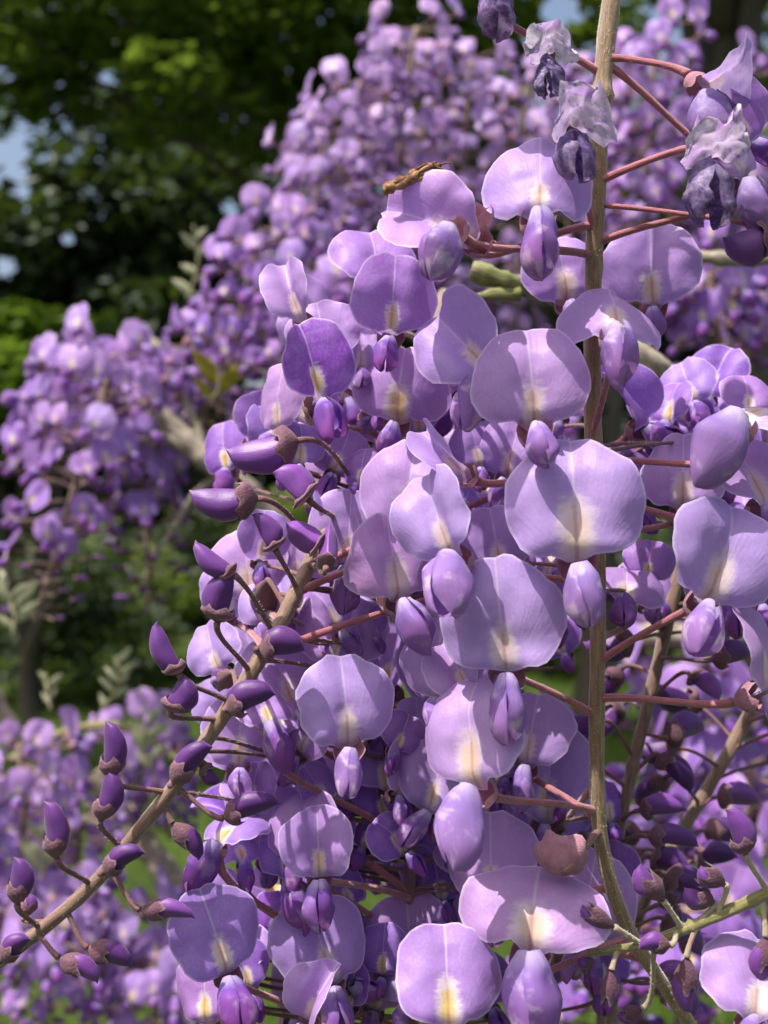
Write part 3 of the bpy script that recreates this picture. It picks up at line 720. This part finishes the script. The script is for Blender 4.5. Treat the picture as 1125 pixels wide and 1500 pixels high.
# left of the thick stem, carried by the slanting raceme
fl(A, 662, 815, 158, .164, -36, 8, -26, .92, kp=52, ks=1.0, kroll=-4, fold=20, at=(868, 862))
fl(A, 676, 692, 118, .168, -28, 12, -48, .80, wings=False, fold=42, at=(866, 705))
fl(B, 716, 540, 165, .174, -18, 18, -52, .85, wings=False, fold=18, at=(640, 600))
fl(B, 704, 545, 140, .178, -10, 10, 0, .86, banner=False, kp=66, ks=.95, at=(640, 610))
fl(B, 572, 492, 134, .183, 2, 4, -1, .42, kp=64, ks=.62)
fl(B, 470, 588, 146, .172, 24, 2, -12, .02, kp=50, ks=.74, kroll=14, fold=34, groove=.3, at=(560, 640))
fl(B, 482, 530, 120, .190, -12, 8, -12, .78, kp=60, ks=.5)
fl(B, 440, 468, 112, .184, -28, 10, -24, .82, fold=48, wings=False)
fl(B, 580, 618, 142, .190, 4, 8, -4, .60, kp=70, ks=.55)
fl(B, 555, 415, 140, .192, -4, 50, 4, .45, kp=50, ks=.6)
fl(B, 408, 632, 110, .192, -55, 8, -6, .80, kp=50, ks=.5)
fl(B, 588, 786, 158, .180, -4, 6, 4, .84, kp=66, ks=.62)
fl(B, 508, 828, 120, .188, -8, 6, 8, .75, kp=66, ks=.85)
fl(B, 586, 878, 138, .174, 3, 22, 3, .80, kp=68, ks=.98, at=(640, 800))
fl(B, 735, 840, 110, .190, 8, 8, -3, .78, kp=66, ks=.6)
fl(B, 740, 700, 110, .196, 8, 8, 2, .78, kp=66, ks=.6)
fl(C, 642, 1022, 142, .176, -32, 8, -6, .86, kp=56, ks=.6, at=(640, 960))
fl(C, 690, 1016, 112, .172, -30, 14, -44, .9, wings=False, fold=46)
fl(C, 512, 1094, 150, .170, -2, 6, 2, .82, kp=66, ks=.68, at=(606, 1010))
fl(C, 628, 1188, 128, .186, 8, 8, 12, .72, kp=62, ks=.7, kroll=10)
fl(C, 468, 1286, 128, .176, -6, 8, 6, .66, kp=64, ks=.86, kroll=6, fold=10, at=(601, 1320))
fl(C, 432, 1262, 118, .186, -24, 6, -14, .70, kp=62, ks=.6)
fl(C, 335, 1428, 142, .174, 20, 6, -14, .45, kp=60, ks=.80, fold=12)
fl(C, 487, 1444, 142, .182, 8, 6, -10, .66, kp=62, ks=.75)
fl(C, 448, 1500, 120, .172, -38, 6, 10, .74, kp=60, ks=.6, fold=26)
fl(C, 602, 1428, 138, .196, 4, 6, 2, .72, kp=62, ks=.4)
fl(C, 658, 1506, 170, .160, 2, 10, 1, .55, kp=66, ks=.7)
fl(C, 350, 1125, 120, .190, 4, 6, 4, .70, kp=58, ks=.6)
fl(C, 395, 1060, 100, .182, 14, 50, 0, .55, kp=72, ks=1.15)
fl(C, 393, 1262, 120, .192, -10, 6, 4, .72, kp=60, ks=.5)
fl(C, 318, 1235, 100, .180, -26, 60, 0, .45, kp=72, ks=1.15)
fl(C, 358, 1262, 80, .186, 10, 50, 0, .4, kp=72, ks=.9)
fl(C, 425, 1285, 100, .186, -16, 40, 0, .35, kp=66, ks=1.1)
fl(C, 490, 975, 132, .194, -4, 8, 6, .78, kp=60, ks=.5)
fl(C, 432, 1040, 130, .196, 4, 8, -8, .78, kp=60, ks=.5)
fl(B, 322, 985, 100, .188, -34, 8, -28, .80, kp=40, ks=.3, fold=26)
fl(B, 365, 880, 120, .196, -6, 6, 4, .86, kp=60, ks=.5)
fl(B, 330, 905, 100, .200, -20, 8, 6, .82, kp=60, ks=.5)
fl(B, 430, 860, 110, .198, 6, 6, 4, .80, kp=60, ks=.4)
fl(C, 300, 1500, 120, .186, -10, 6, 8, .5, kp=60, ks=.6)
fl(C, 548, 1480, 110, .196, -6, 6, 8, .7, kp=60, ks=.6)
# the spent calyx seen from behind, its petals fallen
q = fl(A, 822, 1236, 165, .170, 190, 10, 0, 1.0, wings=False, banner=False, cal=1.5, stalk=False, pleat=.07)
pedicel(A, q, Matrix.Translation(P(822, 1236, .170)) @ q.rotation_euler.to_matrix().to_4x4() @ Matrix.Scale(q.scale.x, 4),
        (Matrix.Translation(P(822, 1236, .170)) @ q.rotation_euler.to_matrix().to_4x4() @ Matrix.Scale(q.scale.x, 4)) @ Vector((0, .0062, -.0014)), Vector((.6, -1, .3)), M['pedicel_dull'], at=(880, 1215))

# ================= flowers further in, behind the ones above; low ages paint the gaps' shade into their petals
rf = random.Random(5)
def filler(n, poly_fn, d0, d1, age0, age1, racs, wl=88, wh=120):
    k = 0
    while k < n:
        x, y = poly_fn(); d = rf.uniform(d0, d1)
        q = P(x, y, d); rac = min(racs, key=lambda k_: min((v - q).length for v in k_.stems[0]))
        fl(rac, x, y, rf.uniform(wl, wh) * .19 / d, d, rf.gauss(0, 32), rf.uniform(-2, 34), rf.gauss(0, 14), rf.uniform(age0, age1), kp=rf.uniform(52, 74), ks=rf.uniform(.55, .95),
           fold=max(0, rf.gauss(2, 12)), seed=rf.randrange(1 << 20), K=8, N=30, pm='pedicel_dull', drop=.2, prad=.00034)
        k += 1
filler(34, lambda: (rf.uniform(330, 640), rf.uniform(640, 1180)), .203, .235, .05, .8, [B, C])
filler(30, lambda: (rf.uniform(300, 720), rf.uniform(1130, 1520)), .200, .235, .0, .6, [C])
filler(24, lambda: (rf.uniform(640, 860), rf.uniform(560, 1180)), .200, .235, .1, .8, [A, C])
filler(8, lambda: (rf.uniform(430, 700), rf.uniform(420, 640)), .205, .235, .5, .9, [B])
filler(14, lambda: (rf.uniform(890, 1130), rf.uniform(560, 930)), .205, .24, .0, .6, [E])
filler(14, lambda: (rf.uniform(700, 900), rf.uniform(1200, 1520)), .200, .235, .0, .6, [C])

filler(30, lambda: (rf.uniform(350, 660), rf.uniform(660, 1200)), .188, .204, .2, .85, [B, C], 62, 92)
filler(26, lambda: (rf.uniform(310, 720), rf.uniform(1150, 1510)), .188, .204, .0, .7, [C], 62, 92)
filler(14, lambda: (rf.uniform(660, 850), rf.uniform(640, 1180)), .190, .204, .3, .85, [A, C], 62, 92)
filler(12, lambda: (rf.uniform(900, 1125), rf.uniform(580, 900)), .196, .215, .1, .8, [A, E], 66, 96)
filler(8, lambda: (rf.uniform(430, 660), rf.uniform(440, 640)), .192, .205, .3, .9, [B], 66, 96)
# ================= buds on the slanting raceme: calyx end -> tip
bd = bud
bd(B, 437, 645, 333, 668, 62, .176, spin=180, age=.45, cal=.34, point=.25, at=(515, 705))
bd(B, 378, 730, 277, 728, 56, .170, spin=180, age=.30, cal=.34, point=.3, at=(462, 805))
bd(B, 452, 732, 404, 688, 60, .172, spin=40, age=.75, cal=.2, point=.3, at=(490, 760))
bd(B, 404, 806, 374, 750, 40, .170, spin=30, age=.30, cal=.22, point=.8, at=(436, 865))
bd(B, 470, 800, 420, 768, 60, .171, spin=100, age=.85, cal=.15, point=.2, at=(450, 830))
bd(B, 478, 830, 483, 770, 42, .166, .006, spin=90, age=.55, cal=.2, point=.3, at=(455, 825))
bd(B, 343, 842, 282, 795, 38, .166, spin=200, age=.40, cal=.2, point=.9, at=(398, 925))
bd(B, 318, 912, 336, 841, 50, .166, spin=180, age=.16, cal=.36, point=.2, at=(366, 990))
bd(B, 262, 988, 225, 911, 40, .166, spin=180, age=.30, cal=.24, point=1.0, at=(340, 1030))
bd(B, 250, 1043, 274, 990, 48, .166, spin=0, age=.16, cal=.36, point=.2, at=(322, 1058))
bd(B, 380, 950, 447, 945, 48, .167, spin=180, age=.10, cal=.36, point=.1, at=(384, 962))
bd(B, 332, 1040, 402, 1010, 46, .166, spin=180, age=.10, cal=.38, point=.2, at=(350, 1015))
bd(B, 163, 1140, 160, 1056, 40, .166, spin=0, age=.12, cal=.42, point=.3, at=(248, 1165))
bd(B, 147, 1202, 165, 1130, 40, .165, spin=0, age=.12, cal=.48, point=.3, at=(180, 1248))
bd(B, 252, 1148, 308, 1088, 38, .163, spin=180, age=.08, cal=.48, point=.2, at=(262, 1142))
bd(B, 296, 1120, 322, 1148, 26, .172, spin=0, age=.10, cal=.4, point=.5, at=(270, 1128))
bd(B, 83, 1258, 70, 1172, 40, .164, spin=0, age=.25, cal=.46, point=.3, at=(135, 1298))
bd(B, 327, 1198, 408, 1172, 40, .170, spin=180, age=.10, cal=.36, point=.3, at=(256, 1152))
bd(B, 252, 1205, 296, 1257, 32, .170, spin=180, age=.10, cal=.65, point=.4, at=(240, 1172))
bd(B, 150, 1278, 210, 1244, 36, .162, spin=180, age=.08, cal=.45, point=.2, at=(165, 1262))
bd(B, 205, 1332, 286, 1341, 32, .168, spin=180, age=.55, cal=.5, point=.8, at=(160, 1275))
bd(B, 25, 1325, 26, 1254, 38, .164, spin=0, age=.15, cal=.55, point=.4, at=(60, 1364))
bd(B, 35, 1345, 46, 1308, 24, .170, spin=0, age=.3, cal=.8, point=.4, at=(70, 1355))
bd(B, 128, 1388, 194, 1412, 38, .168, spin=180, age=.2, cal=.58, point=.5, at=(98, 1330))
bd(B, 86, 1402, 147, 1436, 34, .166, spin=180, age=.5, cal=.6, point=.8, at=(55, 1368))
bd(B, 0, 1408, 42, 1374, 34, .163, spin=180, age=.2, cal=.6, point=.4, at=(10, 1400))
bd(B, 392, 850, 388, 905, 42, .182, .012, spin=0, age=.1, cal=.8, point=.3, at=(420, 895))
bd(B, 340, 985, 318, 1008, 34, .182, .010, spin=0, age=.1, cal=.8, point=.3, at=(345, 1020))
# small downy buds on the green stalk
for a in [(1092, 1252, 1070, 1183, 42, .163, .45, 1125, 1308), (972, 1320, 932, 1268, 40, .164, .85, 1000, 1362), (1062, 1296, 1024, 1272, 34, .165, 1.0, 1050, 1342), (1046, 1322, 1000, 1304, 34, .166, .7, 1020, 1352),
          (900, 1358, 850, 1328, 30, .165, 1.0, 940, 1384), (982, 1384, 935, 1386, 32, .162, .6, 990, 1366), (896, 1420, 888, 1476, 28, .165, 1.0, 905, 1391), (1006, 1402, 1008, 1484, 36, .164, .72, 1020, 1352),
          (868, 1402, 852, 1424, 24, .167, 1.0, 865, 1396), (1122, 1372, 1118, 1440, 36, .164, .8, 1118, 1312), (940, 1478, 905, 1492, 28, .172, .9, 960, 1378)]:
    bd(D, *a[:6], spin=rng.choice([0, 180]), age=.45, cal=a[6] * .95, point=.5, cage=.12, at=a[7:9], pm='pedicel_pale', hairs=9000, calw=.98)
# deep purple buds in the shade
rb = random.Random(77)
def shaded(rac, n, seed):
    r = random.Random(seed)
    for k in range(n):
        sm = rac.stems[0]; s = sm[int(len(sm) * (.12 + .8 * (k + r.random() * .7) / n))]; x, y = pix(s); side = 1 if k % 2 else -1
        dx = side * r.uniform(25, 85); dy = -r.uniform(-8, 60); bx, by = x + dx, y + dy; L = r.uniform(55, 80); a = r.uniform(-.5, .9)
        d = s.y - r.uniform(-.014, .02)
        bd(rac, bx, by, bx + side * L * math.cos(a), by + L * math.sin(a), r.uniform(34, 48), d, r.uniform(-.004, .006), spin=r.choice([0, 180, 150]), age=r.uniform(.05, .75), cal=r.uniform(.26, .38), point=r.uniform(.1, .6), at=(x, y), hairs=0, cage=.2)
shaded(E, 20, 3); shaded(F, 20, 8)
bd(A, 1125, 345, 1060, 358, 62, .168, spin=180, age=.35, cal=.25, point=.2, at=(878, 300), pm='pedicel')
for rac in (A, B, C, D, E, F): rac.finish()

# ------------------------------------------------------------------ racemes behind: shared flower meshes
def far_flower_mesh(i, kind):
    r = random.Random(300 + i); mb = MB()
    if kind == 'open':
        banner_geo(mb, r, K=5, N=20, fold=max(0, r.gauss(2, 10)), groove=r.uniform(.15, .3), back=r.uniform(.25, .45), top=r.uniform(.1, .5), ruffle=r.uniform(.3, .8), bend=0, mi=0)
        p = r.uniform(50, 72); k = r.uniform(.65, .95)
        for sd in (-1, 1): wing_geo(mb, r, sd, L=13 * k, D=9.6 * k, Wd=4.5 * k, pitch=p, spread=4, nu=8, nv=7, mi=1)
        calyx_geo(mb, r, (0, 6.2, -1.4), (0, -1, .16), 6, 3.3, nu=5, nv=10, mi=2)
    else:
        L = r.uniform(9, 14); b2 = MB(); bud_geo(b2, r, 1.5, L, r.uniform(5, 7), .9, r.uniform(.1, .7), nu=8, nv=10, mi=3)
        calyx_geo(b2, r, (0, 0, 0), (0, 0, 1), 5, 2.9, nu=5, nv=10, mi=2)
        rot = Matrix.Rotation(R(100), 4, 'X'); b2.v = [rot @ Vector(v) for v in b2.v]; mb = b2
    return mb.mesh('far_flower', [M['banner'], M['wing'], M['calyx'], M['bud']])
FO = [far_flower_mesh(i, 'open') for i in range(9)]; FB = [far_flower_mesh(20 + i, 'bud') for i in range(4)]

def far_raceme(pts, n, rad, label, group, seed, age0=.8, age1=.2, budfrac=.25, size=1.0, flower_n=1.0):
    """pts: (px,py,d) from the old end to the young tip; rad = reach of the flowers in metres"""
    r = random.Random(seed); w = [P(*p) for p in pts]; sm = catmull(w, 12)
    root = obj('wisteria_raceme', None, None, w[0]); tag(root, label, 'flower cluster', group)
    mb = MB(); tube_geo(mb, [p - w[0] for p in sm], lambda t: .0021 - .0008 * t, 8)
    L = len(sm)
    for k in range(n):
        t = (k + r.random()) / n; i = min(L - 2, int(t * (L - 1))); s = sm[i]; th = k * 2.4 + r.uniform(-.4, .4)
        isb = t > 1 - budfrac
        q = rad * (1 - .55 * t ** 2) * r.uniform(.65, 1.1)
        out = Vector((math.cos(th), math.sin(th), r.uniform(-.1, .45)))
        # flowers turn out and towards the light
        p = s + out * q
        yaw = math.atan2(out.x, -out.y)
        e = Euler((R(-r.uniform(0, 30)), R(r.gauss(0, 12)), yaw + r.gauss(0, .3)), 'XYZ')
        me = (FB if isb else FO)[r.randrange(4 if isb else 9)]
        o = obj('flower_bud' if isb else 'flower', me, root, p - w[0]); o.rotation_euler = e
        sz = size * r.uniform(.85, 1.12) * (1 - .25 * t); o.scale = (sz,) * 3
        o['age'] = float(min(1, max(0, age0 + (age1 - age0) * t + r.uniform(-.15, .15)))); o['wilt'] = 0.0
        back = p + (e.to_matrix() @ Vector((0, .0062, -.0014))) * sz
        tube_geo(mb, bezier(s - w[0], s.lerp(back, .5) - w[0] + Vector((0, 0, q * .12)), back - w[0] + (e.to_matrix() @ Vector((0, .004, 0))), back - w[0], 4), .0006, 5, 0, 0, 0, False)
    obj('stem', mb.mesh('stem', M['stem_brown']), root)

G1 = 'pale racemes massed behind the thick stem'
L1 = ['pale lilac wisteria raceme reaching highest against the green boughs',
      'pale lilac wisteria raceme behind the folded bloom that carries the dried brown bloom',
      'pale lilac wisteria raceme along the upper edge of the mass beside the dark trees',
      'pale lilac wisteria raceme directly behind the small wilted white blooms',
      'pale lilac wisteria raceme at the low outer corner of the tall mass',
      'pale lilac wisteria raceme deep in the mass behind the dried brown bloom',
      'pale lilac wisteria raceme half hidden by the upper end of the thick fuzzy stem']
for i, pts in enumerate([[(610, 40, .80), (590, 180, .80), (575, 330, .80), (560, 470, .80)],
                         [(690, 90, .84), (680, 230, .84), (670, 380, .84), (660, 520, .84)],
                         [(530, 120, .78), (510, 240, .78), (495, 360, .77), (480, 480, .77)],
                         [(770, 130, .90), (765, 270, .90), (760, 410, .90), (755, 540, .90)],
                         [(475, 210, .76), (460, 320, .75), (445, 430, .75), (430, 540, .75)],
                         [(620, 170, .95), (610, 300, .95), (600, 420, .95)],
                         [(840, 120, 1.0), (835, 250, 1.0), (830, 400, 1.0)]]):
    far_raceme(pts, 74 if i < 5 else 56, .038, L1[i], G1, 40 + i, .95, .55, .06, .80)
G2 = 'violet racemes beyond the wilted blooms'
L2 = ['violet wisteria raceme between the thick fuzzy stem and the papery wilted bloom',
      'violet wisteria raceme behind the wilted bloom with grey stains',
      'violet wisteria raceme close beside the upper end of the thick fuzzy stem',
      'violet wisteria raceme behind the plump purple bud and the thin straight twig']
for i, pts in enumerate([[(960, 50, .72), (955, 170, .72), (945, 300, .72), (940, 420, .72)], [(1050, 110, .78), (1045, 230, .78), (1040, 360, .78), (1030, 470, .78)], [(900, 90, .80), (905, 220, .80), (915, 380, .80), (925, 500, .80)],
                         [(1110, 180, .74), (1110, 300, .74), (1105, 430, .74), (1090, 560, .74)]]):
    far_raceme(pts, 62, .038, L2[i], G2, 60 + i, .66, .35, .08, .80)
G3 = 'violet racemes beside the grey forked branch'
L3 = ['violet wisteria raceme beside the dark gap above the yellow leaf shoot',
      'violet wisteria raceme between the forked branch and the folded pale petal',
      'short violet wisteria raceme hanging over the grey forked branch',
      'violet wisteria raceme tucked behind the deep violet bloom']
for i, pts in enumerate([[(385, 340, .66), (360, 430, .66), (340, 520, .66), (320, 610, .66)], [(440, 330, .70), (425, 440, .70), (405, 540, .70), (390, 640, .70)], [(330, 500, .72), (305, 570, .72), (300, 650, .72)], [(470, 420, .6), (440, 500, .6), (410, 590, .6)]]):
    far_raceme(pts, 48, .032, L3[i], G3, 80 + i, .6, .25, .2, .80)
L4 = 'bluish lilac wisteria raceme with a bare brown stem at its lower end'
far_raceme([(165, 520, .62), (145, 600, .61), (115, 690, .60), (85, 800, .60), (50, 910, .60)], 66, .040, L4, None, 95, .85, .2, .16, .84)
far_raceme([(215, 540, .64), (200, 640, .64), (215, 770, .64), (215, 900, .64)], 54, .028, 'thin lilac wisteria raceme trailing single flowers over the grass', None, 96, .75, .1, .3)
far_raceme([(90, 560, .66), (70, 640, .66), (50, 720, .66)], 30, .028, 'short lilac wisteria raceme beside the bright layered bush', None, 97, .7, .3, .2)
G5 = 'racemes massed low beneath the bud raceme'
L5 = ['soft violet wisteria raceme hanging below the slender grey branch',
      'soft violet wisteria raceme behind the tip half of the slanting bud raceme',
      'soft violet wisteria raceme lowest beneath the tip of the bud raceme',
      'soft violet wisteria raceme beneath the thin pale side twig',
      'soft violet wisteria raceme behind the arched olive shoot',
      'soft violet wisteria raceme beside the pale leaf shoot in the low mass',
      'soft violet wisteria raceme low between the lawn and the crowded lilac flowers']
for i, pts in enumerate([[(30, 1090, .62), (35, 1180, .62), (30, 1270, .62), (20, 1360, .62)], [(110, 1140, .66), (115, 1240, .66), (100, 1340, .66), (95, 1430, .66)], [(60, 1330, .58), (70, 1420, .58), (60, 1520, .58)], [(180, 1330, .64), (170, 1420, .64), (160, 1520, .64)],
                         [(200, 1060, .70), (230, 1140, .70), (250, 1230, .70)], [(10, 1220, .7), (0, 1330, .7), (10, 1440, .7)], [(250, 1420, .6), (230, 1480, .6), (200, 1560, .6)]]):
    far_raceme(pts, 44, .032, L5[i], G5, 110 + i, .78, .3, .15, .84)
L6 = ['dim violet wisteria raceme between the thin twig and the knotty grey branch',
      'dim violet wisteria raceme behind the bloom seen edge-on',
      'dim violet wisteria raceme behind the straight brown bud stem',
      'dim violet wisteria raceme behind the young green raceme',
      'dim violet wisteria raceme behind the lower end of the thick fuzzy stem',
      'violet wisteria raceme deep behind the low reddish stem',
      'dim violet wisteria raceme below the downy buds of the green stalk',
      'dim violet wisteria raceme low beneath the tip of the green stalk',
      'violet wisteria raceme deep behind the frontal blooms beside the bud raceme',
      'violet wisteria raceme deep behind the large blooms beside the thick stem']
for i, pts in enumerate([[(1040, 400, .56), (1050, 480, .56), (1060, 560, .56)], [(1100, 640, .60), (1100, 760, .60), (1090, 880, .60), (1080, 960, .6)], [(1000, 960, .50), (1010, 1080, .50), (1010, 1180, .5), (1000, 1300, .5)], [(1100, 1120, .48), (1090, 1240, .48), (1080, 1360, .48), (1060, 1480, .48)],
                         [(960, 1200, .55), (950, 1320, .55), (940, 1460, .55)], [(640, 1000, .45), (640, 1120, .45), (630, 1240, .45), (620, 1330, .45)], [(1010, 1330, .40), (1000, 1430, .40), (990, 1530, .40)], [(890, 1380, .42), (880, 1460, .42), (880, 1560, .42)], [(480, 900, .5), (480, 1040, .5), (470, 1180, .5)], [(760, 600, .5), (760, 800, .5), (760, 1000, .5)]]):
    far_raceme(pts, 34, .030, L6[i], 'dim racemes behind the shaded buds' if i < 5 or 6 <= i <= 7 else 'racemes deep inside the crowded flowers', 130 + i, .5, .1, .3)

# ------------------------------------------------------------------ branches, shoots, dried bloom
def branch(pts, r0, r1, m, label, seed, side=(), name='wisteria_branch'):
    w = [P(*p) for p in pts]; root = obj(name, None, None, w[0]); tag(root, label, 'branch')
    mb = MB(); sm = catmull(w, 10); rr = random.Random(seed); kn = [rr.random() for _ in range(5)]
    tube_geo(mb, [p - w[0] for p in sm], lambda t: (r0 + (r1 - r0) * t) * (1 + .22 * sum(math.exp(-((t - k) / .035) ** 2) for k in kn)), 14, 0, .3, seed)
    obj('limb', mb.mesh('limb', m), root)
    for k, s in enumerate(side):
        q = [P(*p) for p in s[0]]; m2 = MB(); tube_geo(m2, [p - w[0] for p in catmull(q, 8)], lambda t: s[1] * (1 - .5 * t), 10, 0, .3, seed + k + 1)
        obj('twig', m2.mesh('twig', m), root)
branch([(225, 598, .62), (275, 650, .62), (330, 695, .62), (400, 760, .63), (470, 830, .64)], .0062, .0068, M['bark'], 'grey brown forked branch ending in a cut stub among violet racemes', 3,
       [([(310, 680, .62), (240, 640, .615), (215, 645, .61)], .0042), ([(300, 665, .62), (285, 620, .625), (262, 570, .63), (240, 545, .63)], .0032), ([(330, 695, .62), (290, 720, .62), (250, 780, .62), (225, 815, .62)], .0028)])
branch([(905, 505, .30), (950, 535, .30), (1000, 580, .305), (1060, 640, .31), (1150, 720, .32)], .0048, .0042, M['bark'], 'knotty pale grey branch behind the thick fuzzy stem', 5,
       [([(1000, 600, .302), (960, 580, .295), (925, 560, .29)], .0042), ([(950, 535, .30), (935, 500, .30), (945, 470, .305)], .0035)])
branch([(1190, 368, .33), (1110, 380, .33), (1050, 378, .33), (990, 372, .335), (900, 365, .34)], .0019, .0018, M['bark'], 'thin straight brown twig crossing behind the plump purple bud', 6, [])
branch([(690, 395, .24), (740, 412, .24), (790, 425, .245), (850, 450, .25)], .0020, .0022, M['twig'], 'mossy green twig end showing between lilac flowers', 7, [([(760, 430, .24), (720, 432, .238), (690, 440, .236)], .0017)])
branch([(-30, 985, .66), (30, 1080, .67), (75, 1150, .68), (120, 1215, .69)], .0036, .0040, M['bark'], 'slender grey branch slanting above the low flower mass', 8, [])
branch([(20, 1110, .66), (100, 1070, .65), (180, 1065, .64), (250, 1105, .63), (300, 1140, .62)], .0022, .0020, M['stem_green'], 'arched olive shoot beside the small dark buds', 9, [])
branch([(140, 1130, .72), (200, 1215, .72), (250, 1290, .71), (290, 1370, .70), (320, 1460, .70)], .0075, .0090, M['bark'], 'thick pale branch behind the slanting bud raceme', 10, [([(235, 1270, .715), (180, 1230, .71), (120, 1200, .70), (60, 1190, .7)], .0045), ([(270, 1390, .70), (200, 1380, .68), (140, 1372, .67)], .0030)])
branch([(1150, 905, .5), (1050, 935, .5), (960, 930, .5), (890, 950, .51)], .0062, .0052, M['bark'], 'pale blurred branch behind the straight brown bud stem', 12, [])

def shoot(px, py, d, n, length, spread, m, label, seed, up=1.0):
    r = random.Random(seed); b = P(px, py, d); root = obj('leaf_shoot', None, None, b); tag(root, label, 'leaf shoot')
    mb = MB(); tip = Vector((r.uniform(-.3, .3) * length, 0, up * length)); pts = catmull([Vector((0, 0, 0)), tip * .5 + Vector((r.uniform(-.2, .2) * length, 0, 0)), tip], 8)
    tube_geo(mb, pts, lambda t: .0011 * (1 - .5 * t), 7); obj('stem', mb.mesh('stem', M['stem_green']), root)
    for k in range(n):
        s = pts[int((k + 1) / (n + 1) * (len(pts) - 1))]; th = (1 if k % 2 else -1) * r.uniform(.5, 1.2); L = spread * r.uniform(.7, 1.2)
        dr = Vector((math.sin(th), r.uniform(-.5, .3), math.cos(th) * up)).normalized(); sd = dr.cross(Vector((0, 1, .3))).normalized(); nn = sd.cross(dr)
        vs, uvs = [], []
        for i in range(8):
            t = i / 7; wd = L * .17 * math.sin(math.pi * min(1, t ** .8)) + .0002
            c = s + dr * L * t + nn * L * .25 * t * t
            for j, q in enumerate((-1, 0, 1)): vs.append(c + sd * wd * q + nn * wd * .5 * abs(q)); uvs.append((t, j / 2))
        m2 = MB(); m2.add(vs, grid_faces(8, 3), uvs); obj('leaf', m2.mesh('leaf', m), root)
shoot(20, 930, .58, 7, .026, .016, M['leaf_silver'], 'downy pale leaf shoot at the end of the bluish raceme', 1)
shoot(150, 1040, .60, 8, .030, .012, M['leaf_silver'], 'downy silver leaf shoot over the green lawn', 2)
shoot(75, 1040, .66, 5, .022, .010, M['leaf_silver'], 'small downy leaf shoot beside the slender grey branch', 3)
shoot(255, 600, .70, 7, .04, .018, M['leaf_silver'], 'drooping pale leaf shoot above the forked branch', 4)
shoot(275, 440, .80, 6, .055, .016, M['leaf_silver'], 'thin pale shoot standing up against the dark trees', 5)
shoot(310, 590, .64, 5, .020, .020, M['leaf_yellow'], 'small yellow leaf shoot among violet racemes', 6)
shoot(225, 1130, .62, 8, .03, .018, M['leaf_silver'], 'downy leaf shoot behind the small dark buds', 7)
shoot(60, 1290, .60, 6, .03, .02, M['leaf_silver'], 'pale leaf shoot among the low violet flowers', 8)
shoot(1095, 250, .66, 6, .05, .022, M['leaf_silver'], 'pale leaf shoot beside the violet racemes and shade tree', 9)

def dried():
    r = random.Random(5); a, b = P(562, 278, .163), P(640, 250, .166); root = obj('dried_bloom', None, None, a); tag(root, 'small brown dried bloom lying on a lilac petal', 'dried bloom')
    ax = b - a; up = Vector((0, 0, 1))
    for k in range(5):
        mb = MB(); o1 = Vector((r.uniform(-1, 1), r.uniform(-1, 1), r.uniform(-1, 1))) * .0007
        pts = catmull([o1 * .4, ax * .35 + o1, ax * .7 + o1 * 1.2 + up * r.uniform(-.0006, .0012), ax * r.uniform(.85, 1.05) + o1 * 1.8], 6)
        tube_geo(mb, pts, lambda t: .00062 * (1 - .55 * t) * (1 + .4 * math.sin(t * 17 + k)), 8, 0, .6, k); obj('petal', mb.mesh('petal', M['dry']), root)
    for k in range(4):
        mb = MB(); e = ax * 1.0 + Vector((r.uniform(-.001, .0024), r.uniform(-.002, .001), r.uniform(-.0022, .0008)))
        tube_geo(mb, bezier(ax * .75, ax * .9 + up * .0008, e + up * .0006, e, 6), .00013, 5); obj('stamen', mb.mesh('stamen', M['dry']), root)
dried()
